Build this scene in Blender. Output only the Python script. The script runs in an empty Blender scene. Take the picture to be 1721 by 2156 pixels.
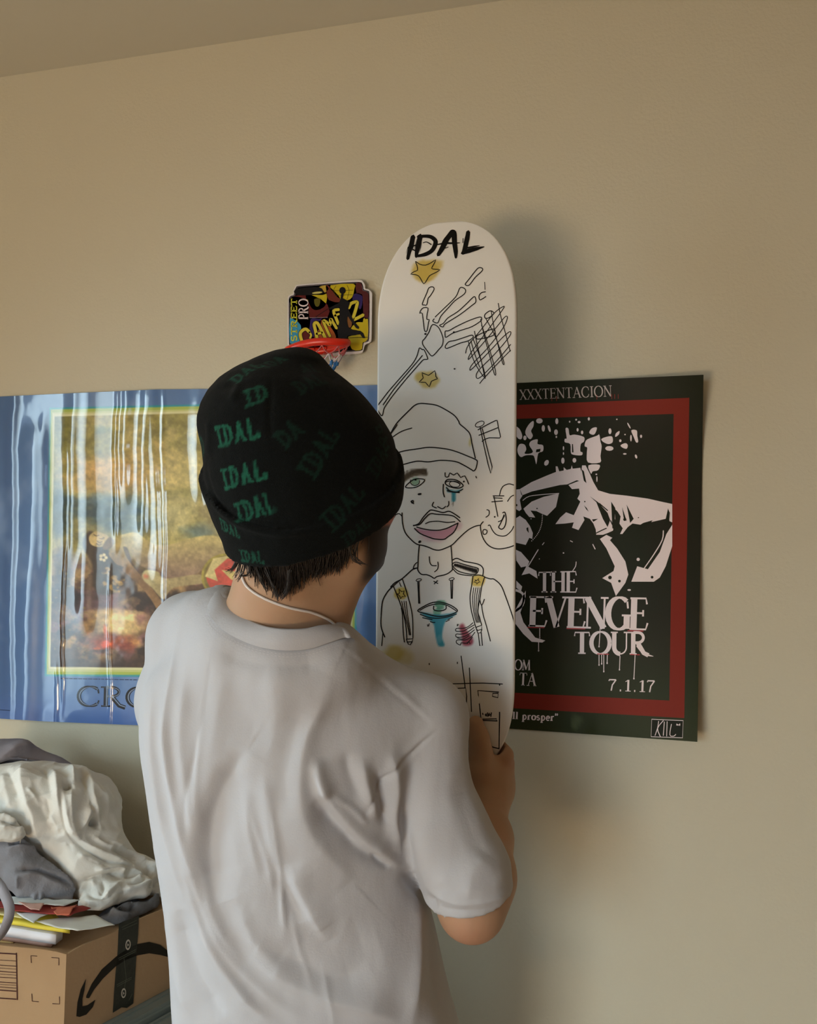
import bpy, bmesh, math, random
import numpy as np
from mathutils import Vector, Matrix, geometry
from mathutils.bvhtree import BVHTree

# ------------------------------------------------------------------ camera, light, exposure
scn = bpy.context.scene
COL = scn.collection
W, H, FOC = 1721, 2156, 1657.0            # frame and focal length in pixels
CAM = np.array([0.0, -1.39, 1.52])
YAW, PITCH, ROLL = math.radians(14), math.radians(2.6), math.radians(0.9)
_f = np.array([-math.sin(YAW) * math.cos(PITCH), math.cos(YAW) * math.cos(PITCH), math.sin(PITCH)])
_r0 = np.array([math.cos(YAW), math.sin(YAW), 0.0])
_u0 = np.cross(_r0, _f)
FWD = _f
RGT = math.cos(ROLL) * _r0 + math.sin(ROLL) * _u0
UPV = math.cos(ROLL) * _u0 - math.sin(ROLL) * _r0
cam_d = bpy.data.cameras.new('camera')
cam_d.sensor_fit = 'VERTICAL'
cam_d.sensor_height = 36.0
cam_d.lens = 36.0 * FOC / H
cam_d.clip_start = 0.02
cam = bpy.data.objects.new('camera', cam_d)
COL.objects.link(cam)
cam.matrix_world = Matrix(((RGT[0], UPV[0], -FWD[0], CAM[0]), (RGT[1], UPV[1], -FWD[1], CAM[1]),
                           (RGT[2], UPV[2], -FWD[2], CAM[2]), (0, 0, 0, 1)))
scn.camera = cam

world = bpy.data.worlds.new('sky')
scn.world = world
world.use_nodes = True
world.node_tree.nodes['Background'].inputs[0].default_value = (0.62, 0.75, 1.0, 1)
world.node_tree.nodes['Background'].inputs[1].default_value = 1.0


def area_light(name, loc, target, sx, sy, power, color):
    d = bpy.data.lights.new(name, 'AREA')
    d.shape = 'RECTANGLE'
    d.size, d.size_y, d.energy, d.color = sx, sy, power, color
    o = bpy.data.objects.new(name, d)
    COL.objects.link(o)
    o.location = loc
    o.rotation_euler = (Vector(target) - Vector(loc)).to_track_quat('-Z', 'Y').to_euler()
    return o


# daylight at the left window; rear fill lamps are added, cool downward, warm upward
WX, WY = -1.95, -3.40
WIN_A = (-1.32, -0.80, 0.62, 2.10)          # window in the left wall: along the wall from, to, sill, head
WIN_B = (-1.88, -0.74, 0.30, 2.10)          # tall window added in the unseen wall behind the camera, for the fill


def spread_light(name, at, aim, w, h, rgb, spread):
    p = max(rgb)
    area_light(name, at, aim, w, h, p, tuple(c / p for c in rgb)).data.spread = math.radians(spread)


spread_light('left_window_haze', (-1.90, -1.06, 1.50), (0.0, -1.06, 1.2), 0.44, 1.14, (0.9, 1.1, 1.1), 180)
spread_light('left_window_sky', (-1.89, -1.06, 1.36), (0.3, -0.2, 0.6), 0.46, 1.40, (3.0, 3.9, 4.3), 95)
spread_light('rear_fill_cool', (-1.31, -3.34, 1.30), (0.6, 0.0, -1.1), 1.06, 1.50, (13.0, 16.6, 18.2), 85)  # added cool fill from the unseen rear wall, brightens the lower wall
spread_light('rear_fill_warm', (-1.31, -3.33, 0.62), (-0.5, -1.6, 2.6), 1.06, 0.58, (27.5, 19.4, 11.0), 150)  # added warm fill aimed upward, tints the ceiling and upper walls
scn.view_settings.view_transform = 'Standard'
scn.view_settings.look = 'None'
scn.view_settings.exposure = 0.05
scn.view_settings.gamma = 1.0
scn.view_settings.use_curve_mapping = False

area_light('rear_fill', (-0.90, -3.36, 1.10), (-0.90, 0.0, 1.0), 1.3, 1.9, 5, (0.96, 0.97, 1.0))  # added broad fill lamp on the rear wall, no door is built there

# ------------------------------------------------------------------ helpers
rng = np.random.default_rng(7)
random.seed(7)


def s2l(c):
    c = np.asarray(c, dtype=float)
    if c.max() > 1.0001:
        c = c / 255.0
    return np.where(c <= 0.04045, c / 12.92, ((c + 0.055) / 1.055) ** 2.4)


def ray(px, py):
    d = FWD + RGT * ((px - W / 2) / FOC) + UPV * ((H / 2 - py) / FOC)
    return d


def pix(px, py, depth):
    return CAM + depth * ray(px, py)


def proj(P):
    q = np.asarray(P) - CAM
    z = q @ FWD
    return W / 2 + FOC * (q @ RGT) / z, H / 2 - FOC * (q @ UPV) / z, z


def on_y(px, py, y=0.0):
    d = ray(px, py)
    return CAM + d * ((y - CAM[1]) / d[1])


def catmull(pts, n=6, closed=False):
    P = np.asarray(pts, dtype=float)
    m = len(P)
    if m < 3:
        return P
    out = []
    rngi = range(m) if closed else range(m - 1)
    for i in rngi:
        if closed:
            p0, p1, p2, p3 = P[(i - 1) % m], P[i], P[(i + 1) % m], P[(i + 2) % m]
        else:
            p0, p1, p2, p3 = P[max(i - 1, 0)], P[i], P[i + 1], P[min(i + 2, m - 1)]
        for k in range(n):
            t = k / n
            out.append(0.5 * ((2 * p1) + (-p0 + p2) * t + (2 * p0 - 5 * p1 + 4 * p2 - p3) * t * t
                              + (-p0 + 3 * p1 - 3 * p2 + p3) * t ** 3))
    if not closed:
        out.append(P[-1])
    return np.array(out)


def mesh_np(name, V, F, mats=None, mi=None, smooth=True):
    V = np.asarray(V, dtype=np.float32)
    me = bpy.data.meshes.new(name)
    if isinstance(F, np.ndarray):
        k = F.shape[1]
        me.vertices.add(len(V))
        me.vertices.foreach_set('co', V.ravel())
        me.loops.add(F.size)
        me.loops.foreach_set('vertex_index', F.astype(np.int32).ravel())
        me.polygons.add(len(F))
        me.polygons.foreach_set('loop_start', np.arange(0, F.size, k, dtype=np.int32))
        try:
            me.polygons.foreach_set('loop_total', np.full(len(F), k, dtype=np.int32))
        except Exception:
            pass
        me.update(calc_edges=True)
    else:
        me.from_pydata(V.tolist(), [], F)
        me.update()
    for m in (mats or []):
        me.materials.append(m)
    if mi is not None:
        me.polygons.foreach_set('material_index', np.asarray(mi, dtype=np.int32))
    if smooth:
        me.polygons.foreach_set('use_smooth', np.ones(len(me.polygons), dtype=bool))
    me.validate()
    return me


def obj(name, me, parent=None, loc=None):
    o = bpy.data.objects.new(name, me)
    COL.objects.link(o)
    if parent is not None:
        o.parent = parent
    if loc is not None:
        o.location = loc
    return o


def tag(o, label=None, cat=None, group=None, kind=None):
    if label:
        o['label'] = label
    if cat:
        o['category'] = cat
    if group:
        o['group'] = group
    if kind:
        o['kind'] = kind
    return o


def part(name, me, parent, label=None):
    """mesh in world coordinates, hung under a thing placed at its own base point"""
    o = obj(name, me)
    o.parent = parent
    root = parent
    off = Vector((0, 0, 0))
    while root is not None:
        off = off + Vector(root.location)
        root = root.parent
    me.transform(Matrix.Translation(-off))
    if label:
        o['label'] = label
    return o


def thing(name, label, cat, loc, group=None):
    o = bpy.data.objects.new(name, None)
    COL.objects.link(o)
    o.location = loc
    o.empty_display_size = 0.05
    return tag(o, label, cat, group)


def normals_of(me):
    a = np.empty(len(me.vertices) * 3, dtype=np.float32)
    me.vertices.foreach_get('normal', a)
    return a.reshape(-1, 3)


def coords_of(me):
    a = np.empty(len(me.vertices) * 3, dtype=np.float32)
    me.vertices.foreach_get('co', a)
    return a.reshape(-1, 3)


def set_coords(me, V):
    me.vertices.foreach_set('co', np.asarray(V, dtype=np.float32).ravel())
    me.update()


def set_col(me, C):
    """per-vertex colour (linear rgb) in attribute Col"""
    C = np.asarray(C, dtype=np.float32)
    a = me.color_attributes.new('Col', 'FLOAT_COLOR', 'POINT')
    full = np.ones((len(me.vertices), 4), dtype=np.float32)
    full[:, :3] = C
    a.data.foreach_set('color', full.ravel())


# ------------------------------------------------------------------ noise (numpy, tileless value noise)
def _hash(ix, iy, iz, seed):
    h = (ix.astype(np.int64) * 374761393 + iy.astype(np.int64) * 668265263 + iz.astype(np.int64) * 2147483647
         + seed * 1274126177) & 0xFFFFFFFF
    h = ((h ^ (h >> 13)) * 1274126177) & 0xFFFFFFFF
    h = h ^ (h >> 16)
    return (h & 0xFFFF) / 65535.0


def vnoise(x, y, z=None, seed=0):
    x = np.asarray(x, dtype=float)
    y = np.asarray(y, dtype=float)
    z = np.zeros_like(x) if z is None else np.asarray(z, dtype=float)
    ix, iy, iz = np.floor(x), np.floor(y), np.floor(z)
    fx, fy, fz = x - ix, y - iy, z - iz
    fx, fy, fz = (t * t * (3 - 2 * t) for t in (fx, fy, fz))
    r = 0
    for dx in (0, 1):
        for dy in (0, 1):
            for dz in (0, 1):
                w = (fx if dx else 1 - fx) * (fy if dy else 1 - fy) * (fz if dz else 1 - fz)
                r = r + w * _hash(ix + dx, iy + dy, iz + dz, seed)
    return r


def fbm(x, y, z=None, seed=0, octv=4):
    r, a, tot = 0, 1.0, 0
    for o in range(octv):
        s = 2.0 ** o
        r = r + a * vnoise(np.asarray(x) * s, np.asarray(y) * s, None if z is None else np.asarray(z) * s, seed + o * 17)
        tot += a
        a *= 0.5
    return r / tot


def sstep(a, b, x):
    t = np.clip((x - a) / (b - a), 0, 1)
    return t * t * (3 - 2 * t)


def lerp(a, b, t):
    return a + (b - a) * t


# ------------------------------------------------------------------ implicit surfaces
def surface_nets(F, xs, ys, zs):
    nx, ny, nz = F.shape
    acc = np.zeros((nx - 1, ny - 1, nz - 1, 3), dtype=np.float32)
    cnt = np.zeros((nx - 1, ny - 1, nz - 1), dtype=np.float32)
    S = F < 0
    axes = (xs, ys, zs)
    quads = []
    crosses = []
    for ax in range(3):
        sl0 = [slice(None)] * 3
        sl1 = [slice(None)] * 3
        sl0[ax] = slice(0, -1)
        sl1[ax] = slice(1, None)
        s0, s1 = S[tuple(sl0)], S[tuple(sl1)]
        cr = s0 != s1
        I = np.argwhere(cr)
        if len(I) == 0:
            crosses.append(None)
            continue
        i1 = I.copy()
        i1[:, ax] += 1
        a = F[I[:, 0], I[:, 1], I[:, 2]]
        b = F[i1[:, 0], i1[:, 1], i1[:, 2]]
        t = a / (a - b)
        P = np.stack([axes[k][I[:, k]] for k in range(3)], axis=1)
        P1 = np.stack([axes[k][i1[:, k]] for k in range(3)], axis=1)
        P = P + (P1 - P) * t[:, None]
        o1, o2 = [k for k in range(3) if k != ax]
        for d1 in (0, 1):
            for d2 in (0, 1):
                J = I.copy()
                J[:, o1] -= d1
                J[:, o2] -= d2
                ok = (J[:, o1] >= 0) & (J[:, o2] >= 0) & (J[:, o1] < F.shape[o1] - 1) & (J[:, o2] < F.shape[o2] - 1)
                np.add.at(acc, (J[ok, 0], J[ok, 1], J[ok, 2]), P[ok])
                np.add.at(cnt, (J[ok, 0], J[ok, 1], J[ok, 2]), 1)
        crosses.append((I, a < 0, o1, o2))
    act = cnt > 0
    idx = -np.ones(act.shape, dtype=np.int64)
    idx[act] = np.arange(act.sum())
    V = acc[act] / cnt[act][:, None]
    for ax in range(3):
        if crosses[ax] is None:
            continue
        I, neg, o1, o2 = crosses[ax]
        ok = (I[:, o1] >= 1) & (I[:, o2] >= 1) & (I[:, o1] < F.shape[o1] - 1) & (I[:, o2] < F.shape[o2] - 1)
        I, neg = I[ok], neg[ok]
        q = []
        for d1, d2 in ((0, 0), (1, 0), (1, 1), (0, 1)):
            J = I.copy()
            J[:, o1] -= d1
            J[:, o2] -= d2
            q.append(idx[J[:, 0], J[:, 1], J[:, 2]])
        q = np.stack(q, axis=1)
        flip = neg if ax != 1 else ~neg
        q[~flip] = q[~flip][:, ::-1]
        quads.append(q)
    Q = np.concatenate(quads)
    return V, Q


class Field:
    """implicit field on a (possibly uneven) grid; shapes are blended in with smooth minima"""

    def __init__(self, xs, ys, zs):
        self.xs, self.ys, self.zs = (np.asarray(a, dtype=np.float32) for a in (xs, ys, zs))
        self.F = np.full((len(xs), len(ys), len(zs)), 9.0, dtype=np.float32)

    def box(self, lo, hi):
        s = []
        for a, l, h in ((self.xs, lo[0], hi[0]), (self.ys, lo[1], hi[1]), (self.zs, lo[2], hi[2])):
            i0, i1 = np.searchsorted(a, l), np.searchsorted(a, h)
            s.append(slice(max(int(i0) - 1, 0), min(int(i1) + 1, len(a))))
        return tuple(s)

    def pts(self, sl):
        return (self.xs[sl[0]][:, None, None], self.ys[sl[1]][None, :, None], self.zs[sl[2]][None, None, :])

    def put(self, sl, d, k=0.0, cut=False):
        f = self.F[sl]
        if cut:
            d = -d
            if k > 0:
                h = np.clip(0.5 - 0.5 * (d - f) / k, 0, 1)
                self.F[sl] = lerp(d, f, h) + k * h * (1 - h)
            else:
                self.F[sl] = np.maximum(f, d)
        elif k > 0:
            h = np.clip(0.5 + 0.5 * (d - f) / k, 0, 1)
            self.F[sl] = lerp(d, f, h) - k * h * (1 - h)
        else:
            self.F[sl] = np.minimum(f, d)

    def cap(self, a, b, r0, r1=None, k=0.0, cut=False, m=0.06):
        a, b = np.asarray(a, float), np.asarray(b, float)
        r1 = r0 if r1 is None else r1
        R = max(r0, r1) + m
        sl = self.box(np.minimum(a, b) - R, np.maximum(a, b) + R)
        X, Y, Z = self.pts(sl)
        d = b - a
        L2 = float(d @ d) + 1e-12
        t = np.clip(((X - a[0]) * d[0] + (Y - a[1]) * d[1] + (Z - a[2]) * d[2]) / L2, 0, 1)
        dist = np.sqrt((X - a[0] - t * d[0]) ** 2 + (Y - a[1] - t * d[1]) ** 2 + (Z - a[2] - t * d[2]) ** 2)
        self.put(sl, dist - (r0 + (r1 - r0) * t), k, cut)

    def ell(self, c, r, axes=None, k=0.0, cut=False, m=0.06):
        c = np.asarray(c, float)
        r = np.asarray(r, float)
        R = r.max() + m
        sl = self.box(c - R, c + R)
        X, Y, Z = self.pts(sl)
        q = (X - c[0], Y - c[1], Z - c[2])
        A = np.eye(3) if axes is None else np.asarray(axes)
        k0 = 0
        k1 = 0
        for i in range(3):
            p = q[0] * A[i][0] + q[1] * A[i][1] + q[2] * A[i][2]
            k0 = k0 + (p / r[i]) ** 2
            k1 = k1 + (p / r[i] ** 2) ** 2
        k0 = np.sqrt(k0)
        k1 = np.sqrt(k1) + 1e-9
        self.put(sl, k0 * (k0 - 1) / k1, k, cut)

    def chain(self, pts, rad, k=0.01, **kw):
        for i in range(len(pts) - 1):
            self.cap(pts[i], pts[i + 1], rad[i], rad[i + 1], k, **kw)

    def mesh(self):
        return surface_nets(self.F, self.xs, self.ys, self.zs)


def smooth_mesh(V, Q, it=2, lam=0.5):
    n = len(V)
    e = np.concatenate([Q[:, [0, 1]], Q[:, [1, 2]], Q[:, [2, 3]], Q[:, [3, 0]]])
    for _ in range(it):
        acc = np.zeros((n, 3))
        cnt = np.zeros(n)
        for c in range(3):
            acc[:, c] = np.bincount(e[:, 0], V[e[:, 1], c], n) + np.bincount(e[:, 1], V[e[:, 0], c], n)
        cnt = np.bincount(e[:, 0], minlength=n) + np.bincount(e[:, 1], minlength=n)
        V = V + lam * (acc / np.maximum(cnt, 1)[:, None] - V)
    return V


def seg_dist(px, py, poly):
    """distance, signed side and running fraction of points to a 2D polyline"""
    P = np.asarray(poly, float)
    seg = P[1:] - P[:-1]
    L = np.hypot(seg[:, 0], seg[:, 1])
    cum = np.concatenate([[0], np.cumsum(L)])
    best = np.full(px.shape, 1e9)
    side = np.zeros(px.shape)
    tt = np.zeros(px.shape)
    for i in range(len(seg)):
        dx, dy = seg[i]
        l2 = dx * dx + dy * dy + 1e-9
        t = np.clip(((px - P[i, 0]) * dx + (py - P[i, 1]) * dy) / l2, 0, 1)
        ex, ey = px - P[i, 0] - t * dx, py - P[i, 1] - t * dy
        d = np.hypot(ex, ey)
        m = d < best
        best = np.where(m, d, best)
        side = np.where(m, np.sign(dx * ey - dy * ex), side)
        tt = np.where(m, (cum[i] + t * L[i]) / cum[-1], tt)
    return best, side, tt


def apply_folds(V, N, folds, scale=1.0, power=2.0):
    """raise or sink cloth along fold lines; each fold: (points, height_mm, width to the right, width to the left)"""
    px, py, z = proj(V)
    face = np.clip(-(N * (V - CAM)).sum(1) / np.linalg.norm(V - CAM, axis=1) * 2.2, 0, 1)
    disp = np.zeros(len(V))
    for f in folds:
        pts, h, wr, wl = f[:4]
        C = catmull(pts, 5)
        lo, hi = C.min(0) - 3 * max(wr, wl), C.max(0) + 3 * max(wr, wl)
        m = (px > lo[0]) & (px < hi[0]) & (py > lo[1]) & (py < hi[1]) & (face > 0)
        if not m.any():
            continue
        d, s, t = seg_dist(px[m], py[m], C)
        w = np.where(s > 0, wr, wl)
        taper = np.minimum(1, np.minimum(t, 1 - t) / 0.22 + 0.12)
        disp[m] += h * 1e-3 * np.exp(-(d / w) ** power) * taper
    return V + N * (disp * face * scale)[:, None]


def bvh_of(V, Q):
    return BVHTree.FromPolygons([tuple(v) for v in V.tolist()], Q.tolist())


def hit(bvh, px, py):
    d = ray(px, py)
    d = d / np.linalg.norm(d)
    h = bvh.ray_cast(Vector(CAM), Vector(d))
    return None if h[0] is None else (np.array(h[0]), np.array(h[1]))


def push_out(V, bvh, eps=.001, reach=.03):
    """move points that lie inside another solid (or touch it) just outside it, as soft things yield"""
    V = V.copy()
    for i, v in enumerate(V):
        h = bvh.find_nearest(Vector(v), reach)
        if h[0] is not None and (Vector(v) - h[0]).dot(h[1]) < eps:
            V[i] = np.array(h[0] + h[1] * eps)
    return V


# ------------------------------------------------------------------ materials
def mat(name, color=(0.8, 0.8, 0.8), rough=0.6, vcol=False, spec=0.5, bump=None, mottled=None, sheen=0, coat=0, coat_rough=0.1, sss=0,
        trans=0, alpha=1):
    m = bpy.data.materials.new(name)
    m.use_nodes = True
    nt = m.node_tree
    b = nt.nodes['Principled BSDF']
    b.inputs['Base Color'].default_value = (*color, 1)
    b.inputs['Roughness'].default_value = rough
    b.inputs['Specular IOR Level'].default_value = spec
    b.inputs['Sheen Weight'].default_value = sheen
    b.inputs['Coat Weight'].default_value = coat
    b.inputs['Coat Roughness'].default_value = coat_rough
    b.inputs['Transmission Weight'].default_value = trans
    b.inputs['Alpha'].default_value = alpha
    if sss:
        b.inputs['Subsurface Weight'].default_value = sss
        b.inputs['Subsurface Radius'].default_value = (0.012, 0.004, 0.002)
        b.inputs['Subsurface Scale'].default_value = 1.0
    src = None
    if vcol:
        a = nt.nodes.new('ShaderNodeAttribute')
        a.attribute_name = 'Col'
        src = a.outputs['Color']
    tc = nt.nodes.new('ShaderNodeTexCoord')
    if mottled:
        sc, amt, c2 = mottled
        n = nt.nodes.new('ShaderNodeTexNoise')
        n.inputs['Scale'].default_value = sc
        n.inputs['Detail'].default_value = 5
        nt.links.new(tc.outputs['Object'], n.inputs['Vector'])
        r = nt.nodes.new('ShaderNodeMapRange')
        r.inputs['From Min'].default_value = 0.35
        r.inputs['From Max'].default_value = 0.7
        r.inputs['To Max'].default_value = amt
        nt.links.new(n.outputs['Fac'], r.inputs['Value'])
        mx = nt.nodes.new('ShaderNodeMix')
        mx.data_type = 'RGBA'
        mx.inputs['B'].default_value = (*c2, 1)
        if src is None:
            mx.inputs['A'].default_value = (*color, 1)
        else:
            nt.links.new(src, mx.inputs['A'])
        nt.links.new(r.outputs['Result'], mx.inputs['Factor'])
        src = mx.outputs['Result']
    if src is not None:
        nt.links.new(src, b.inputs['Base Color'])
    if bump:
        sc, st, dist = bump
        n = nt.nodes.new('ShaderNodeTexNoise')
        n.inputs['Scale'].default_value = sc
        n.inputs['Detail'].default_value = 3
        nt.links.new(tc.outputs['Object'], n.inputs['Vector'])
        bp = nt.nodes.new('ShaderNodeBump')
        bp.inputs['Strength'].default_value = st
        bp.inputs['Distance'].default_value = dist
        nt.links.new(n.outputs['Fac'], bp.inputs['Height'])
        nt.links.new(bp.outputs['Normal'], b.inputs['Normal'])
    return m


# ------------------------------------------------------------------ flat print: ribbons and filled shapes laid on a surface
class Print:
    """collects inked lines and filled outlines in 2D, laid on a surface by S(points2d, lift) -> points3d"""

    def __init__(self):
        self.V, self.F, self.C, self.n = [], [], [], 0

    def add(self, V2, faces, col, lift):
        self.V.append((np.asarray(V2, float), lift))
        self.F += [tuple(i + self.n for i in f) for f in faces]
        self.C.append(np.tile(np.asarray(col, float), (len(V2), 1)))
        self.n += len(V2)

    def line(self, pts, w, col, lift=0.0, closed=False, smooth=0, w1=None, caps=True):
        P = np.asarray(pts, float)
        if smooth:
            P = catmull(P, smooth, closed)
        if closed:
            P = np.vstack([P, P[:1], P[1:2]])
        keep = np.concatenate([[True], np.hypot(*(P[1:] - P[:-1]).T) > 1e-6])
        P = P[keep]
        if len(P) < 2:
            return
        T = np.gradient(P, axis=0)
        T /= np.hypot(T[:, 0], T[:, 1])[:, None] + 1e-9
        Nn = np.stack([-T[:, 1], T[:, 0]], 1)
        if np.ndim(w):
            ws = np.interp(np.linspace(0, 1, len(P)), np.linspace(0, 1, len(w)), w)
        else:
            ws = np.linspace(w, w if w1 is None else w1, len(P))
        A = P + Nn * ws[:, None] / 2
        B = P - Nn * ws[:, None] / 2
        n = len(P)
        V2 = np.vstack([A, B])
        faces = [(i, i + 1, n + i + 1, n + i) for i in range(n - 1)]
        if caps and not closed:
            V2 = np.vstack([V2, P[0] - T[0] * ws[0] * 0.45, P[-1] + T[-1] * ws[-1] * 0.45])
            faces += [(0, n, 2 * n), (n - 1, 2 * n + 1, 2 * n - 1)]
        self.add(V2, faces, col, lift)

    def poly(self, pts, col, lift=0.0, smooth=0, holes=()):
        P = np.asarray(pts, float)
        if smooth:
            P = catmull(P, smooth, True)
        loops = [P] + [np.asarray(h, float) for h in holes]
        tris = geometry.tessellate_polygon([[Vector((p[0], p[1], 0)) for p in l] for l in loops])
        self.add(np.vstack(loops), [tuple(t) for t in tris], col, lift)

    def disc(self, c, rx, ry, col, lift=0.0, rot=0.0, n=12):
        a = np.linspace(0, 2 * math.pi, n, endpoint=False)
        x, y = rx * np.cos(a), ry * np.sin(a)
        cr, sr = math.cos(rot), math.sin(rot)
        self.poly(np.stack([c[0] + x * cr - y * sr, c[1] + x * sr + y * cr], 1), col, lift)

    def mesh(self, name, S, m, split=0.0):
        V2 = np.vstack([v for v, l in self.V])
        L = np.concatenate([np.full(len(v), l) for v, l in self.V])
        C = np.vstack(self.C)
        F = self.F
        if split:                      # refine long edges so that the print follows a curved surface
            bm = bmesh.new()
            lay = bm.verts.layers.float.new('l')
            lc = bm.verts.layers.float_vector.new('c')
            vs = []
            for p, l, c in zip(V2, L, C):
                v = bm.verts.new((p[0], p[1], 0))
                v[lay] = l
                v[lc] = c
                vs.append(v)
            for f in F:
                try:
                    bm.faces.new([vs[i] for i in f])
                except ValueError:
                    pass
            bmesh.ops.triangulate(bm, faces=bm.faces[:])
            for _ in range(6):
                long = [e for e in bm.edges if e.calc_length() > split]
                if not long:
                    break
                bmesh.ops.subdivide_edges(bm, edges=long, cuts=1)
                bmesh.ops.triangulate(bm, faces=[f for f in bm.faces if len(f.verts) > 3])
            bm.verts.index_update()
            V2 = np.array([(v.co.x, v.co.y) for v in bm.verts])
            L = np.array([v[lay] for v in bm.verts])
            C = np.array([tuple(v[lc]) for v in bm.verts])
            F = [tuple(v.index for v in f.verts) for f in bm.faces]
            bm.free()
        P3 = S(V2, L)
        me = mesh_np(name, P3, F, [m], smooth=False)
        set_col(me, C)
        return me


    def parts(self, name, S, m, parent, label=None, split=0.0, stuff=()):
        """one object per word: words are closed with cut()"""
        self.cut()
        v0 = f0 = c0 = 0
        for k, (vi, fi, n) in enumerate(self.cuts):
            if fi > f0:
                q = Print()
                q.V, q.C = self.V[v0:vi], self.C[v0:vi]
                q.F = [tuple(i - c0 for i in f) for f in self.F[f0:fi]]
                o = part(name, q.mesh(name, S, m, split), parent, label)
                if k in stuff:
                    o['kind'] = 'stuff'
            v0, f0, c0 = vi, fi, n

    def cut(self):
        self.cuts = getattr(self, 'cuts', [])
        self.cuts.append((len(self.V), len(self.F), self.n))


# serif and plain capitals as strokes in a unit box: (points, width) with T thick, t thin
def arc(cx, cy, rx, ry, a0, a1, n=14):
    a = np.radians(np.linspace(a0, a1, n))
    return np.stack([cx + rx * np.cos(a), cy + ry * np.sin(a)], 1)


def _sf(x, y, w=0.22):
    return ([(x - w / 2, y), (x + w / 2, y)], 't')


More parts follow.
